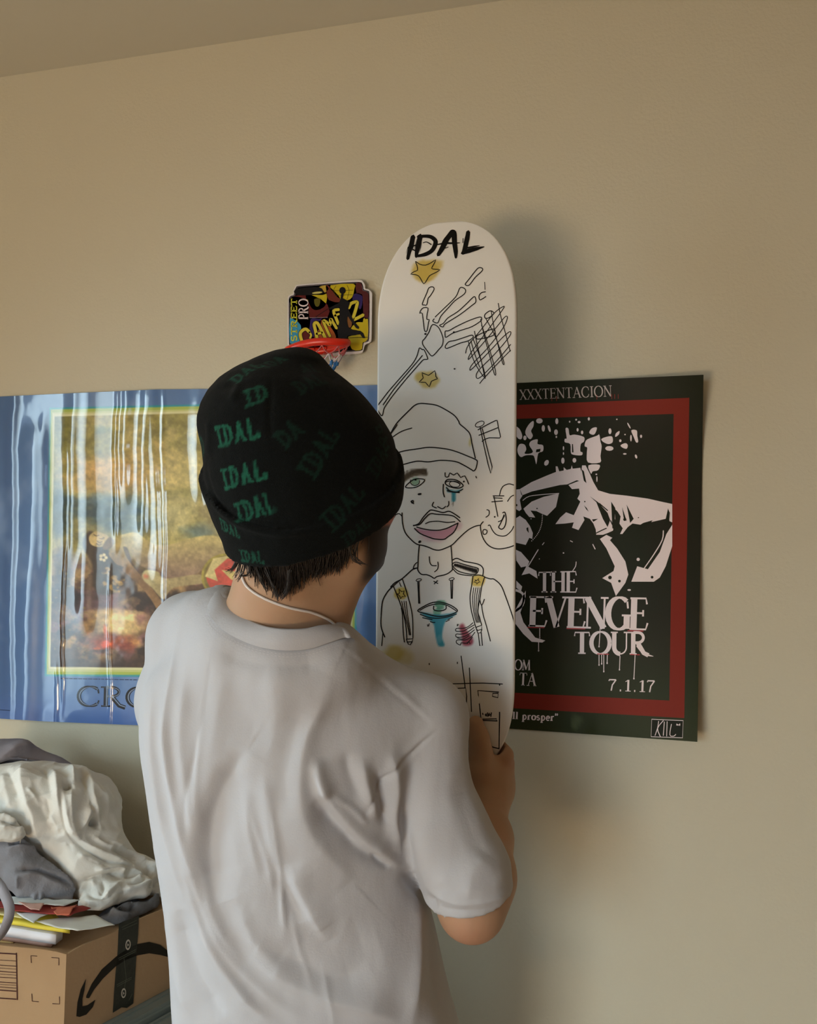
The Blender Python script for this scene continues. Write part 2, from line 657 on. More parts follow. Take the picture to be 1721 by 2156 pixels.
GLYPH = {
    'I': (0.42, [([(.21, 0), (.21, 1)], 'T'), _sf(.21, .02, .32), _sf(.21, .98, .32)]),
    'H': (0.86, [([(.17, 0), (.17, 1)], 'T'), ([(.69, 0), (.69, 1)], 'T'), ([(.17, .52), (.69, .52)], 't'),
                 _sf(.17, .02, .3), _sf(.17, .98, .3), _sf(.69, .02, .3), _sf(.69, .98, .3)]),
    'T': (0.74, [([(.37, 0), (.37, .98)], 'T'), ([(.05, .8), (.07, .97), (.67, .97), (.69, .8)], 't'), _sf(.37, .02, .32)]),
    'E': (0.66, [([(.17, 0), (.17, 1)], 'T'), ([(.04, .98), (.56, .98), (.6, .8)], 't'), ([(.17, .52), (.48, .52)], 't'),
                 ([(.48, .42), (.48, .62)], 't'), ([(.04, .02), (.58, .02), (.64, .22)], 't')]),
    'N': (0.88, [([(.16, 0), (.16, 1)], 't'), ([(.14, .98), (.72, .02)], 'T'), ([(.72, 0), (.72, 1)], 't'),
                 _sf(.14, .98, .26), _sf(.16, .02, .26), _sf(.72, .98, .26)]),
    'A': (0.84, [([(.1, 0), (.42, 1)], 't'), ([(.4, 1), (.72, 0)], 'T'), ([(.22, .36), (.6, .36)], 't'), _sf(.1, .02, .24), _sf(.72, .02, .28)]),
    'C': (0.82, [(arc(.44, .5, .37, .5, 50, 310, 20), 'O'), ([(.7, .88), (.73, .66)], 't'), ([(.7, .12), (.74, .3)], 't')]),
    'G': (0.86, [(arc(.44, .5, .37, .5, 50, 320, 20), 'O'), ([(.7, .88), (.73, .66)], 't'), ([(.7, .02), (.7, .42)], 'T'), _sf(.68, .44, .3)]),
    'O': (0.92, [(arc(.46, .5, .39, .5, 0, 360, 28), 'O')]),
    'U': (0.84, [(np.vstack([[(.16, 1)], arc(.42, .32, .26, .31, 180, 270, 8)]), 'T'),
                 (np.vstack([arc(.42, .32, .26, .31, 270, 360, 8), [(.68, 1)]]), 't'), _sf(.16, .98, .3), _sf(.68, .98, .24)]),
    'V': (0.82, [([(.12, 1), (.42, 0)], 'T'), ([(.4, 0), (.7, 1)], 't'), _sf(.12, .98, .3), _sf(.7, .98, .24)]),
    'X': (0.74, [([(.1, 1), (.64, 0)], 'T'), ([(.62, 1), (.1, 0)], 't'), _sf(.11, .98, .24), _sf(.62, .98, .2), _sf(.11, .02, .2), _sf(.63, .02, .24)]),
    'R': (0.84, [([(.17, 0), (.17, 1)], 'T'), (np.vstack([[(.17, .98)], arc(.36, .75, .24, .23, 90, -90, 12), [(.17, .52)]]), 'm'),
                 ([(.36, .52), (.62, .06), (.82, -.04)], 'T'), _sf(.17, .02, .3), _sf(.1, .98, .2)]),
    'M': (1.0, [([(.14, 0), (.18, 1)], 't'), ([(.18, 1), (.5, .05)], 'T'), ([(.5, .05), (.82, 1)], 't'), ([(.82, 1), (.86, 0)], 'T'),
                _sf(.14, .02, .24), _sf(.86, .02, .26)]),
    'S': (0.62, [(np.vstack([arc(.3, .74, .22, .24, 30, 270, 14), arc(.3, .26, .24, .24, 90, -150, 14)]), 'm')]),
    'P': (0.7, [([(.17, 0), (.17, 1)], 'T'), (np.vstack([[(.17, .98)], arc(.36, .72, .24, .26, 90, -90, 12), [(.17, .46)]]), 'm'), _sf(.17, .02, .3)]),
    'L': (0.62, [([(.17, 0), (.17, 1)], 'T'), ([(.17, .02), (.56, .02), (.6, .2)], 't'), _sf(.17, .98, .3)]),
    'K': (0.8, [([(.17, 0), (.17, 1)], 'T'), ([(.64, 1), (.2, .45)], 't'), ([(.32, .58), (.7, 0)], 'T')]),
    '7': (0.62, [([(.08, .84), (.1, .96), (.52, .96)], 'm'), ([(.52, .96), (.3, .5), (.24, 0)], 'm')]),
    '1': (0.5, [([(.1, .82), (.28, .97)], 't'), ([(.28, .98), (.28, .02)], 'T'), _sf(.28, .02, .34)]),
    '.': (0.4, [([(.16, .05), (.24, .05)], 'D')]),
    ' ': (0.35, []),
    'l': (0.32, [([(.15, 0), (.15, 1)], 'T'), _sf(.15, .02, .26), ([(.04, .98), (.16, .98)], 't')]),
    'p': (0.56, [([(.16, -.3), (.16, .62)], 'T'), (arc(.28, .31, .18, .3, 120, -120, 14), 'm'), _sf(.16, -.3, .26)]),
    'r': (0.44, [([(.15, 0), (.15, .62)], 'T'), ([(.16, .45), (.28, .6), (.38, .56)], 'm'), _sf(.15, .02, .26)]),
    'o': (0.54, [(arc(.27, .31, .19, .3, 0, 360, 18), 'O')]),
    's': (0.42, [(np.vstack([arc(.2, .46, .13, .14, 40, 260, 10), arc(.2, .17, .14, .15, 80, -150, 10)]), 'm')]),
    'e': (0.48, [(np.vstack([[(.1, .34), (.4, .34)], arc(.25, .31, .17, .29, 5, 315, 14)]), 'm')]),
    '”': (0.44, [([(.1, 1.0), (.14, .82), (.06, .72)], 'm'), ([(.28, 1.0), (.32, .82), (.24, .72)], 'm')]),
}


def text(pr, s, p0, p1, h0, h1, col, T=.15, t=.05, lift=0.0, track=0.0, up=None):
    """letters between two baseline points (image-like axes, y down); h0, h1: cap heights at the ends"""
    p0, p1 = np.asarray(p0, float), np.asarray(p1, float)
    tot = sum(GLYPH[c][0] + track for c in s)
    L = np.hypot(*(p1 - p0))
    ux = (p1 - p0) / L
    uy = np.array([ux[1], -ux[0]]) if up is None else np.asarray(up, float)
    x = 0.0
    for c in s:
        wd, strokes = GLYPH[c]
        for pts, kind in strokes:
            P = np.asarray(pts, float)
            f = (x + P[:, 0]) / tot
            hh = lerp(h0, h1, f)
            Q = p0 + np.outer(f * L, ux) + uy * (P[:, 1] * hh)[:, None]
            hm = hh.mean()
            sx = L / tot
            unit = 0.5 * (hm + sx)
            if kind == 'O':
                d = np.gradient(P, axis=0)
                v = np.abs(d[:, 1]) / (np.hypot(d[:, 0], d[:, 1]) + 1e-9)
                w = (t + (T - t) * v) * unit
            else:
                w = {'T': T, 't': t, 'm': (T + t) / 2, 'D': .14}[kind] * unit
            pr.line(Q, w, col, lift, caps=False)
        x += wd + track

# ------------------------------------------------------------------ the room
CEIL = float(on_y(300, 117)[2])
XL, XR, YR = WX, 1.9, WY
M_WALL = mat('cream_wall_paint', (0.67, 0.635, 0.50), 0.75, spec=0.25, bump=(170, 0.22, 0.004), mottled=(1.1, 0.10, (0.61, 0.57, 0.435)))
M_CEIL = mat('ceiling_paint', (0.66, 0.64, 0.55), 0.85, spec=0.2)
M_FLOOR = mat('light_wood_floor', (0.42, 0.27, 0.15), 0.5, mottled=(6, 0.6, (0.30, 0.18, 0.09)))
M_BOUNCE = mat('brown_bounce_wall', (.30, .19, .12), .6, mottled=(5, .5, (.22, .13, .08)))  # invented brown for the unseen walls, makes their bounced light darker and warmer
M_TRIM = mat('white_trim', (0.75, 0.73, 0.68), 0.5)
M_GLASS = mat('window_glass', (0.9, 0.95, 1.0), 0.02, trans=1.0)


def boxes_mesh(name, bl, mats, bevel=0.0):
    bm = bmesh.new()
    for lo, hi in bl:
        r = bmesh.ops.create_cube(bm, size=1.0)
        for v in r['verts']:
            for k in range(3):
                v.co[k] = (lo[k] + hi[k]) / 2 + v.co[k] * (hi[k] - lo[k])
    if bevel:
        bmesh.ops.bevel(bm, geom=bm.edges[:] + bm.verts[:], offset=bevel, segments=2, affect='EDGES', profile=0.6)
    me = bpy.data.meshes.new(name)
    bm.to_mesh(me)
    bm.free()
    for m in mats:
        me.materials.append(m)
    return me


def struct(name, bl, m, parent=None, bevel=0.0):
    o = obj(name, boxes_mesh(name, bl, [m], bevel), parent)
    o['kind'] = 'structure'
    return o


struct('wall_back', [((XL - .1, 0, 0), (XR + .1, .1, CEIL))], M_WALL)
struct('wall_right', [((XR, YR, 0), (XR + .1, 0, CEIL))], M_BOUNCE)
(a0, a1, az0, az1), (b0, b1, bz0, bz1) = WIN_A, WIN_B
struct('wall_front', [((XL - .1, YR - .1, 0), (b0, YR, CEIL)), ((b1, YR - .1, 0), (XR + .1, YR, CEIL)), ((b0, YR - .1, 0), (b1, YR, bz0)), ((b0, YR - .1, bz1), (b1, YR, CEIL))], M_BOUNCE)
struct('ceiling', [((XL - .1, YR - .1, CEIL), (XR + .1, .1, CEIL + .1))], M_CEIL)
struct('floor', [((XL - .1, YR - .1, -.1), (XR + .1, .1, 0))], M_FLOOR)
struct('wall_left', [((XL - .1, YR, 0), (XL, a0, CEIL)), ((XL - .1, a1, 0), (XL, 0, CEIL)), ((XL - .1, a0, 0), (XL, a1, az0)), ((XL - .1, a0, az1), (XL, a1, CEIL))], M_WALL)
e_ = .035
w = struct('window_1', [((XL - .06, a0, az0), (XL + .03, a0 + e_, az1)), ((XL - .06, a1 - e_, az0), (XL + .03, a1, az1)), ((XL - .06, a0, az0), (XL + .03, a1, az0 + e_)),
                        ((XL - .06, a0, az1 - e_), (XL + .03, a1, az1)), ((XL - .03, a0, 1.60), (XL + .03, a1, 1.63))], M_TRIM)
obj('pane', boxes_mesh('pane', [((XL - .05, a0 + .03, az0 + .03), (XL - .045, a1 - .03, az1 - .03))], [M_GLASS]), w)
w = struct('window_2', [((b0, YR - .06, bz0), (b0 + e_, YR + .03, bz1)), ((b1 - e_, YR - .06, bz0), (b1, YR + .03, bz1)), ((b0, YR - .06, bz0), (b1, YR + .03, bz0 + e_)),
                        ((b0, YR - .06, bz1 - e_), (b1, YR + .03, bz1)), (((b0 + b1) / 2 - .02, YR - .03, bz0), ((b0 + b1) / 2 + .02, YR + .03, bz1))], M_TRIM)  # unseen window, added to frame the rear fill
obj('pane', boxes_mesh('pane', [((b0 + .03, YR - .05, bz0 + .03), (b1 - .03, YR - .045, bz1 - .03))], [M_GLASS]), w)
for nm, lo, hi in (('baseboard_back', (XL, -.014, 0), (XR, 0, .09)), ('baseboard_left', (XL, YR, 0), (XL + .014, -.014, .09)),
                   ('baseboard_right', (XR - .014, YR, 0), (XR, -.014, .09))):
    struct(nm, [(lo, hi)], M_TRIM, bevel=0.003)

# ------------------------------------------------------------------ posters on the wall
def wall_S(h):
    def S(V2, L):
        V2 = np.asarray(V2, float)
        y = -(h(V2[:, 0], V2[:, 1]) + L)
        d = FWD[None] + RGT[None] * ((V2[:, :1] - W / 2) / FOC) + UPV[None] * ((H / 2 - V2[:, 1:2]) / FOC)
        return CAM + d * ((y - CAM[1]) / d[:, 1])[:, None]
    return S


def sheet(name, top, bot, nx, ny, S, mats):
    """a paper sheet between two edge polylines given as (x, y) functions of u; returns mesh and pixel coordinates"""
    u, v = np.meshgrid(np.linspace(0, 1, nx), np.linspace(0, 1, ny), indexing='ij')
    T = np.stack([np.interp(u.ravel(), top[0], top[1]), np.interp(u.ravel(), top[0], top[2])], 1)
    B = np.stack([np.interp(u.ravel(), bot[0], bot[1]), np.interp(u.ravel(), bot[0], bot[2])], 1)
    P = T + (B - T) * v.ravel()[:, None]
    V = S(P, np.zeros(len(P)))
    i = np.arange(nx * ny).reshape(nx, ny)
    Q = np.stack([i[:-1, :-1].ravel(), i[:-1, 1:].ravel(), i[1:, 1:].ravel(), i[1:, :-1].ravel()], 1)
    return mesh_np(name, V, Q, mats), P


def in_poly(px, py, poly):
    P = np.asarray(poly, float)
    r = np.zeros(px.shape, bool)
    j = len(P) - 1
    for i in range(len(P)):
        c = ((P[i, 1] > py) != (P[j, 1] > py)) & (px < (P[j, 0] - P[i, 0]) * (py - P[i, 1]) / (P[j, 1] - P[i, 1] + 1e-12) + P[i, 0])
        r ^= c
        j = i
    return r


class Paint:
    """soft-edged painting into per-vertex colours; px, py are print coordinates, colours as display rgb"""

    def __init__(self, px, py, base):
        self.px, self.py = px, py
        self.c = np.tile(np.asarray(base, float), (len(px), 1))

    def mix(self, m, col, a=1.0):
        col = np.asarray(col, float)
        self.c += ((col if col.ndim > 1 else col[None]) - self.c) * (np.clip(m, 0, 1) * a)[:, None]

    def blob(self, cx, cy, rx, ry, col, a=1.0, soft=1.0, rot=0.0, rough=0.0, seed=3):
        x, y = self.px - cx, self.py - cy
        c, s = math.cos(rot), math.sin(rot)
        d = np.sqrt(((x * c + y * s) / rx) ** 2 + ((-x * s + y * c) / ry) ** 2)
        if rough:
            d = d + rough * (fbm(self.px / (0.6 * rx + 4), self.py / (0.6 * ry + 4), seed=seed) - 0.5) * 2
        self.mix(sstep(1.0, max(1 - soft, 0), d), col, a)

    def poly(self, pts, col, a=1.0, soft=2.0, smooth=4, col2=None, axis=None):
        P = catmull(pts, smooth, True) if smooth else np.asarray(pts, float)
        lo, hi = P.min(0) - 3 * soft, P.max(0) + 3 * soft
        m = (self.px > lo[0]) & (self.px < hi[0]) & (self.py > lo[1]) & (self.py < hi[1])
        px, py = self.px[m], self.py[m]
        d, _, _ = seg_dist(px, py, np.vstack([P, P[:1]]))
        d = np.where(in_poly(px, py, P), d, -d)
        k = np.zeros(len(self.px))
        k[m] = sstep(-soft * .6, soft, d)
        c = np.asarray(col, float)
        if col2 is not None:
            (x0, y0), (x1, y1) = axis
            t = np.clip(((self.px - x0) * (x1 - x0) + (self.py - y0) * (y1 - y0)) / ((x1 - x0) ** 2 + (y1 - y0) ** 2), 0, 1)
            c = lerp(c[None], np.asarray(col2, float)[None], t[:, None])
        self.mix(k, c, a)

    def stroke(self, pts, w, col, a=1.0, soft=1.2):
        P = catmull(pts, 4)
        lo, hi = P.min(0) - 3 * w, P.max(0) + 3 * w
        m = (self.px > lo[0]) & (self.px < hi[0]) & (self.py > lo[1]) & (self.py < hi[1])
        d, _, _ = seg_dist(self.px[m], self.py[m], P)
        k = np.zeros(len(self.px))
        k[m] = sstep(w / 2 + soft, w / 2 - soft, d)
        self.mix(k, col, a)

    def linear(self, gain=1.0):
        return np.clip(s2l(np.clip(self.c, 0, 255) / 255.0) * gain, 0, 0.95)


# ---- left poster: a glossy painted print with a wide blue border
C1 = lambda *p: [(x / 2.875, 800 + y / 2.875) for x, y in p]
LT = ((0, .07, .25, .43, .55, .88, 1), (-66, 0, 150, 330, 430, 745, 856), (839, 835, 828, 820, 819, 812, 809))
LB = ((0, .07, .17, .39, 1), (-66, 0, 95, 290, 846), (1509, 1513, 1519, 1527, 1547))


def h_left(px, py):
    v = (py - 830) / 690
    wob = 10 * (fbm(py / 90.0, px * 0 + 3, seed=5) - .5)
    x = px + wob
    h = 0.005 + 0 * px
    for cx, w, a, v0, v1, tilt in ((24, 10, .0022, -1, 2, -8), (66, 24, .0050, .06, 1.1, -26), (90, 9, .0012, .02, .6, -10), (150, 13, .0034, -.2, .55, -8),
                                   (178, 16, .0030, -.2, .75, -2), (242, 5, .0018, -.1, .5, -8), (262, 11, .0030, -.2, .36, -6), (300, 12, .0034, -.2, .5, -16),
                                   (328, 10, .0026, -.2, .6, 18), (345, 4, .0012, -.1, .7, 8), (138, 3, .0010, .1, 1.0, -14), (232, 3, .0008, .5, 1.1, -2),
                                   (118, 3, .0012, .8, 1.2, 0), (232, 3, .0010, .8, 1.2, 0), (420, 14, .0026, -.2, .4, 6), (770, 18, .0040, -.2, 1.2, 4)):
        f = sstep(v0, v0 + .12, v) * sstep(v1, v1 - .12, v)
        h = h + a * f * np.exp(-((x - cx - tilt * (v - .4)) / w) ** 2)
    h = h + .0030 * (fbm(px / 110.0, py / 260.0, seed=11, octv=2) - .5) + .00022 * (fbm(px / 22.0, py / 30.0, seed=12, octv=2) - .5)
    return np.maximum(h, .0015)


S_left = wall_S(h_left)
M_POSTER_L = mat('glossy_print', vcol=True, rough=0.30, spec=0.4, coat=1.0, coat_rough=0.06)
M_POSTER_L.node_tree.nodes['Principled BSDF'].inputs['Coat IOR'].default_value = 1.75
me, P = sheet('poster_paper', LT, LB, 560, 440, S_left, [M_POSTER_L])
px, py = P[:, 0], P[:, 1]
pt = Paint(px, py, (78, 114, 164))
n1 = fbm(px / 70.0, py / 110.0, seed=21)
n2 = fbm(px / 26.0, py / 26.0, seed=22, octv=5)
pt.mix(sstep(60, -20, px), (52, 82, 128), .8)
pt.mix(sstep(.5, .75, n1), (120, 146, 186), .6)
pt.mix(sstep(1430, 1530, py), (74, 104, 168), .7)
q = lambda x0, y0, x1, y1, x2, y2, x3, y3: [(x0, y0), (x1, y1), (x2, y2), (x3, y3)]
pt.poly(q(104, 858, 748, 844, 752, 1428, 94, 1424), (40, 140, 155), soft=1.2, smooth=0)
pt.poly(q(107, 862, 744, 848, 748, 1424, 98, 1420), (158, 176, 76), soft=1.0, smooth=0)
pt.poly(q(110, 868, 741, 854, 744, 1418, 101, 1414), (186, 190, 120), soft=1.0, smooth=0)
pt.poly(q(112, 872, 739, 858, 742, 1414, 103, 1409), (206, 204, 156), soft=1.0, smooth=0)
INN = q(115, 877, 735, 863, 738, 1410, 106, 1404)
inside = in_poly(px, py, INN)
pic = Paint(px, py, (160, 148, 86))
fy = (py - 870) / 540
pic.mix(sstep(.45, .7, n2), (182, 166, 104), .6)
pic.mix(sstep(.55, .3, n2), (124, 118, 60), .6)
pic.mix(sstep(230, 120, px) * sstep(.35, .05, fy), (112, 112, 52), .7)
pic.blob(215, 905, 26, 14, (98, 108, 68), .7, rough=.5)
pic.blob(255, 1000, 130, 62, (200, 158, 96), .75, rough=.7)
pic.blob(210, 985, 50, 36, (214, 170, 104), .6, rough=.7, seed=5)
pic.blob(375, 985, 90, 70, (196, 178, 112), .7, rough=.6, seed=6)
pic.blob(215, 1075, 150, 62, (52, 76, 86), .95, rough=.75, soft=.8, seed=8)
pic.blob(205, 1055, 22, 20, (96, 122, 134), .7, rough=.6, seed=7)
pic.blob(285, 1060, 44, 40, (84, 108, 112), .8, rough=.7, seed=9)
pic.blob(290, 1075, 18, 14, (60, 82, 92), .8, rough=.7, seed=19)
pic.blob(125, 1090, 46, 90, (44, 62, 66), .8, rough=.6, seed=10)
pic.blob(375, 1090, 70, 60, (188, 178, 122), .85, rough=.6, seed=11)
pic.blob(425, 1118, 60, 24, (92, 118, 120), .8, rough=.4, seed=12)
pic.blob(560, 1120, 180, 100, (120, 110, 80), .8, rough=.5, seed=13)
wx, wy = px + 30 * (fbm(px / 60.0, py / 60.0, seed=33) - .5), py + 30 * (fbm(px / 60.0, py / 60.0, seed=34) - .5)
low = sstep(1150, 1225, py + 40 * (n2 - .5))
pic.mix(low, (84, 60, 46))
pic.mix(low * sstep(.40, .70, fbm(wx / 38.0, wy / 30.0, seed=31, octv=5)), (176, 142, 92), .85)
pic.mix(low * sstep(.50, .70, fbm(wx / 30.0, wy / 24.0, seed=35, octv=4)), (122, 82, 84), .7)
pic.mix(low * sstep(.52, .34, fbm(wx / 44.0, wy / 36.0, seed=32, octv=5)), (44, 30, 26), .95)
pic.blob(130, 1215, 34, 80, (50, 42, 32), .8, rough=.5, seed=14)
pic.blob(205, 1275, 70, 40, (104, 76, 84), .8, rough=.8, seed=15)
pic.blob(252, 1312, 86, 40, (222, 190, 122), .95, rough=.8, seed=16)
pic.blob(262, 1300, 40, 18, (236, 212, 150), .8, rough=.8, seed=26)
pic.blob(276, 1352, 30, 14, (214, 168, 96), .8, rough=.8, seed=27)
pic.blob(178, 1322, 40, 30, (196, 150, 92), .8, rough=.8, seed=17)
pic.blob(300, 1305, 26, 30, (128, 84, 84), .7, rough=.8, seed=18)
pic.blob(230, 1352, 70, 22, (150, 66, 40), .85, rough=.8, seed=20)
pic.blob(222, 1330, 7, 22, (214, 96, 46), .9, rough=.6)
pic.blob(224, 1356, 16, 12, (236, 84, 40), 1, rough=.6)
pic.blob(200, 1366, 20, 7, (222, 104, 46), .8, rough=.8, seed=3)
pic.blob(262, 1360, 22, 9, (110, 40, 32), .8, rough=.8, seed=4)
pic.mix(sstep(1372, 1404, py + 16 * (n2 - .5)), (48, 30, 24), .85)
pic.mix(sstep(150, 108, px) * sstep(1290, 1400, py), (44, 32, 24), .8)
# hair, body, arm, face, cloth, shield
pic.poly(C1((520, 930), (560, 915), (640, 1000), (700, 1100), (745, 1210), (700, 1290), (620, 1300), (560, 1250), (556, 1120), (500, 1010)), (56, 42, 32), soft=5)
pic.poly(C1((680, 960), (740, 935), (820, 920), (880, 960), (930, 990), (1000, 1000), (1080, 980), (1180, 950), (1280, 940), (1370, 960), (1450, 1010), (1500, 1080),
            (1380, 1080), (1290, 1085), (1240, 1120), (1200, 1170), (1100, 1195), (1010, 1195), (960, 1150), (880, 1140), (820, 1100), (790, 1040), (740, 1000), (690, 990)),
         (186, 170, 108), soft=2.5, col2=(138, 112, 92), axis=((330, 1128), (330, 1212)))
pic.poly(C1((660, 1040), (700, 985), (740, 1005), (770, 1080), (850, 1180), (920, 1260), (985, 1350), (960, 1400), (920, 1340), (850, 1250), (760, 1170), (700, 1110), (665, 1070)),
         (176, 156, 100), soft=2, col2=(132, 100, 66), axis=((262, 1150), (250, 1195)))
pic.poly(C1((745, 1010), (775, 1020), (800, 1100), (830, 1150), (790, 1110), (760, 1060)), (86, 66, 50), .8, soft=2.5)
pic.poly(C1((540, 945), (580, 915), (630, 930), (660, 950), (655, 985), (620, 1010), (580, 1010), (545, 990)), (196, 172, 116), soft=1.6)
pic.poly(C1((660, 950), (690, 970), (680, 1010), (640, 1030), (620, 1010)), (120, 94, 64), soft=2)
for s_ in (((568, 935), (582, 944), (598, 940)), ((600, 958), (616, 962), (630, 955)), ((588, 976), (604, 984), (618, 978)), ((585, 990), (600, 1000), (612, 994))):
    pic.stroke(C1(*s_), 1.8, (74, 50, 38), .75)
for a_ in range(5):
    pic.blob(*C1((625 + 17 * math.cos(a_ * 1.257), 1075 + 17 * math.sin(a_ * 1.257)))[0], 5, 5, (226, 208, 158), 1, soft=.6)
r_ = np.random.default_rng(4)
for _ in range(34):
    x_, y_ = r_.uniform(620, 760), r_.uniform(1130, 1290)
    pic.blob(*C1((x_, y_))[0], r_.uniform(4, 9), r_.uniform(4, 8), (190, 154, 84) if r_.random() < .6 else (60, 40, 28), .8, soft=.8, rough=.7, seed=int(_))
for _ in range(40):
    x_, y_ = r_.uniform(310, 520), r_.uniform(1130, 1700)
    pic.blob(*C1((x_, y_))[0], r_.uniform(2, 6), r_.uniform(2, 5), (122, 104, 60), .6, soft=.7)
pic.poly(C1((880, 1150), (960, 1160), (1000, 1200), (1210, 1175), (1240, 1230), (1050, 1260), (990, 1330), (920, 1260), (860, 1200)), (196, 186, 134), soft=2.5,
         col2=(158, 140, 98), axis=((300, 1200), (340, 1250)))
pic.blob(307, 1213, 11, 8, (196, 110, 82), .8, rough=.6)
sx_, sy_ = C1((1370, 1190))[0]
pic.blob(sx_, sy_, 54, 50, (150, 136, 58), 1, soft=.06)
pic.blob(sx_, sy_, 49, 45, (118, 104, 50), 1, soft=.06)
pic.blob(sx_, sy_, 43, 39, (188, 66, 54), 1, soft=.06)
pic.poly(C1((1290, 1080), (1400, 1060), (1300, 1150), (1320, 1220), (1240, 1190)), (196, 180, 120), soft=1.4, smooth=0)
pic.poly(C1((1340, 1150), (1460, 1160), (1480, 1220), (1400, 1210)), (190, 170, 104), soft=1.4, smooth=0)
pic.c *= (1 + .34 * (fbm(px / 7.0, py / 7.0, seed=91, octv=3) - .5) + .22 * (fbm(px / 30.0, py / 18.0, seed=92, octv=3) - .5))[:, None]
_d = seg_dist(px, py, INN + INN[:1])[0]
_d = np.where(inside, _d, -_d)
pt.c += (pic.c - pt.c) * sstep(-.9, .9, _d)[:, None]
set_col(me, pt.linear(1.35))
left_poster = tag(obj('poster', me), 'wrinkled glossy blue-bordered poster with a painting of a reclining figure and clouds', 'poster')

M_INK = mat('printed_ink', vcol=True, rough=0.6, spec=0.2)
M_INKG = mat('glossy_ink', vcol=True, rough=0.28, spec=0.4, coat=1.0, coat_rough=0.08)
pr = Print()
navy, silv = s2l((14, 18, 30)), s2l((128, 146, 176))
text(pr, 'CRON', (161, 1486), (375, 1491), 41, 42, navy, T=.17, t=.06, track=-.02)
text(pr, 'CRON', (162.5, 1485), (376.5, 1490), 39, 40, silv, T=.045, t=.006, track=-.02, lift=.0002)
pr.cut()
r_ = np.random.default_rng(9)
x_ = 128.0
while x_ < 420:                                        # the caption line, too small to read
    w_ = r_.uniform(3, 9)
    pr.line([(x_, 1428.5 + (x_ - 128) * .018), (x_ + w_, 1428.5 + (x_ + w_ - 128) * .018)], 2.0, s2l((58, 76, 118)))
    x_ += w_ + 2.5
pr.line([(-40, 1493), (0, 1494.5), (21, 1496)], 1.5, s2l((40, 60, 100)))
pr.parts('lettering', lambda V, L: S_left(V, L + .0004), M_INKG, left_poster, None, 8, (1,))

# ---- right poster: a dark concert poster with a red frame
C6 = lambda *p: [(1070 + x * .24985, 780 + y * .24985) for x, y in p]
C7 = lambda *p: [(1070 + x * .24985, 1150 + y * .24985) for x, y in p]
RT = ((0, .31, 1), (905, 1085, 1482), (815.5, 806.5, 789))
RB = ((0, .31, 1), (902, 1085, 1469), (1522, 1535, 1562))


def h_right(px, py):
    u = (px - 1085) / 390.0
    c = sstep(.25, 1.05, u)
    top = np.clip((985 - py) / 195.0, 0, 1) ** 1.7
    bot = np.clip((py - 1010) / 550.0, 0, 1) ** 1.35
    d = .006 * np.exp(-((px - 1225) / 26.0) ** 2) * sstep(1480, 1550, py)
    return .003 + c * (.0015 + .040 * top + .036 * bot) + d


S_right = wall_S(h_right)
M_POSTER_R = mat('satin_print', vcol=True, rough=0.55, spec=0.22)
me, P = sheet('poster_paper', RT, RB, 90, 110, S_right, [M_POSTER_R])
px, py = P[:, 0], P[:, 1]
pp = Paint(px, py, (31, 36, 18))
pp.mix(sstep(.4, .7, fbm(px / 120.0, py / 150.0, seed=41)), (38, 32, 18), .6)
pp.mix(sstep(1250, 1560, py), (52, 62, 28), .7)  # glossy haze towards the bottom, painted into the paper colour
pp.blob(1213, 1523, 16, 22, (84, 94, 62), .8, rough=.7)
set_col(me, pp.linear(1.0))
right_poster = tag(obj('poster', me), 'dark concert poster with red frame and white figure print, right corners curling off wall', 'poster')
pr = Print()
RED, PALE, BLK = s2l((134, 42, 28)), s2l((250, 236, 238)), s2l((32, 36, 20))
o_ = [(927, 859.5), (1452, 837.5), (1441.5, 1512), (922, 1482)]
i_ = [(958, 886), (1419, 871.5), (1410, 1475), (953, 1452)]
for k in range(4):
    pr.poly([o_[k], o_[(k + 1) % 4], i_[(k + 1) % 4], i_[k]], RED)
part('red_border', pr.mesh('red_border', lambda V, L: S_right(V, L + .0003), M_INK, split=30), right_poster, 'flat red printed frame line')
pr = Print()
for pl in ([(52, 470), (95, 490), (120, 545), (110, 580), (75, 560)],
           [(150, 500), (180, 450), (215, 425), (215, 470), (195, 510), (210, 550), (185, 580), (150, 540)],
           [(80, 660), (100, 620), (140, 625), (155, 665), (140, 700), (190, 700), (210, 680), (180, 630), (195, 595), (250, 580), (250, 620), (295, 630), (295, 680), (255, 700), (240, 790), (225, 740), (210, 715), (150, 715), (110, 730), (85, 700)],
           [(485, 490), (510, 490), (520, 545), (560, 540), (640, 560), (640, 600), (615, 620), (610, 680), (628, 690), (620, 715), (550, 710), (530, 690), (525, 620), (480, 605), (480, 575), (495, 570)],
           [(685, 525), (705, 490), (740, 478), (750, 490), (735, 530), (715, 542)],
           [(650, 610), (670, 580), (750, 550), (770, 540), (780, 600), (790, 640), (780, 720), (778, 775), (675, 775), (665, 700), (668, 650), (648, 640)],
           [(678, 800), (772, 795), (760, 840), (715, 850), (700, 870)],
           [(790, 575), (850, 555), (880, 560), (882, 605), (845, 620), (800, 600)],
           [(905, 560), (910, 530), (940, 510), (935, 540)], [(950, 630), (990, 612), (1010, 630), (1000, 660), (965, 650)],
           [(1040, 505), (1085, 505), (1090, 550), (1098, 600), (1080, 605), (1060, 560)]):
    pr.poly(C6(*pl), PALE, smooth=3)
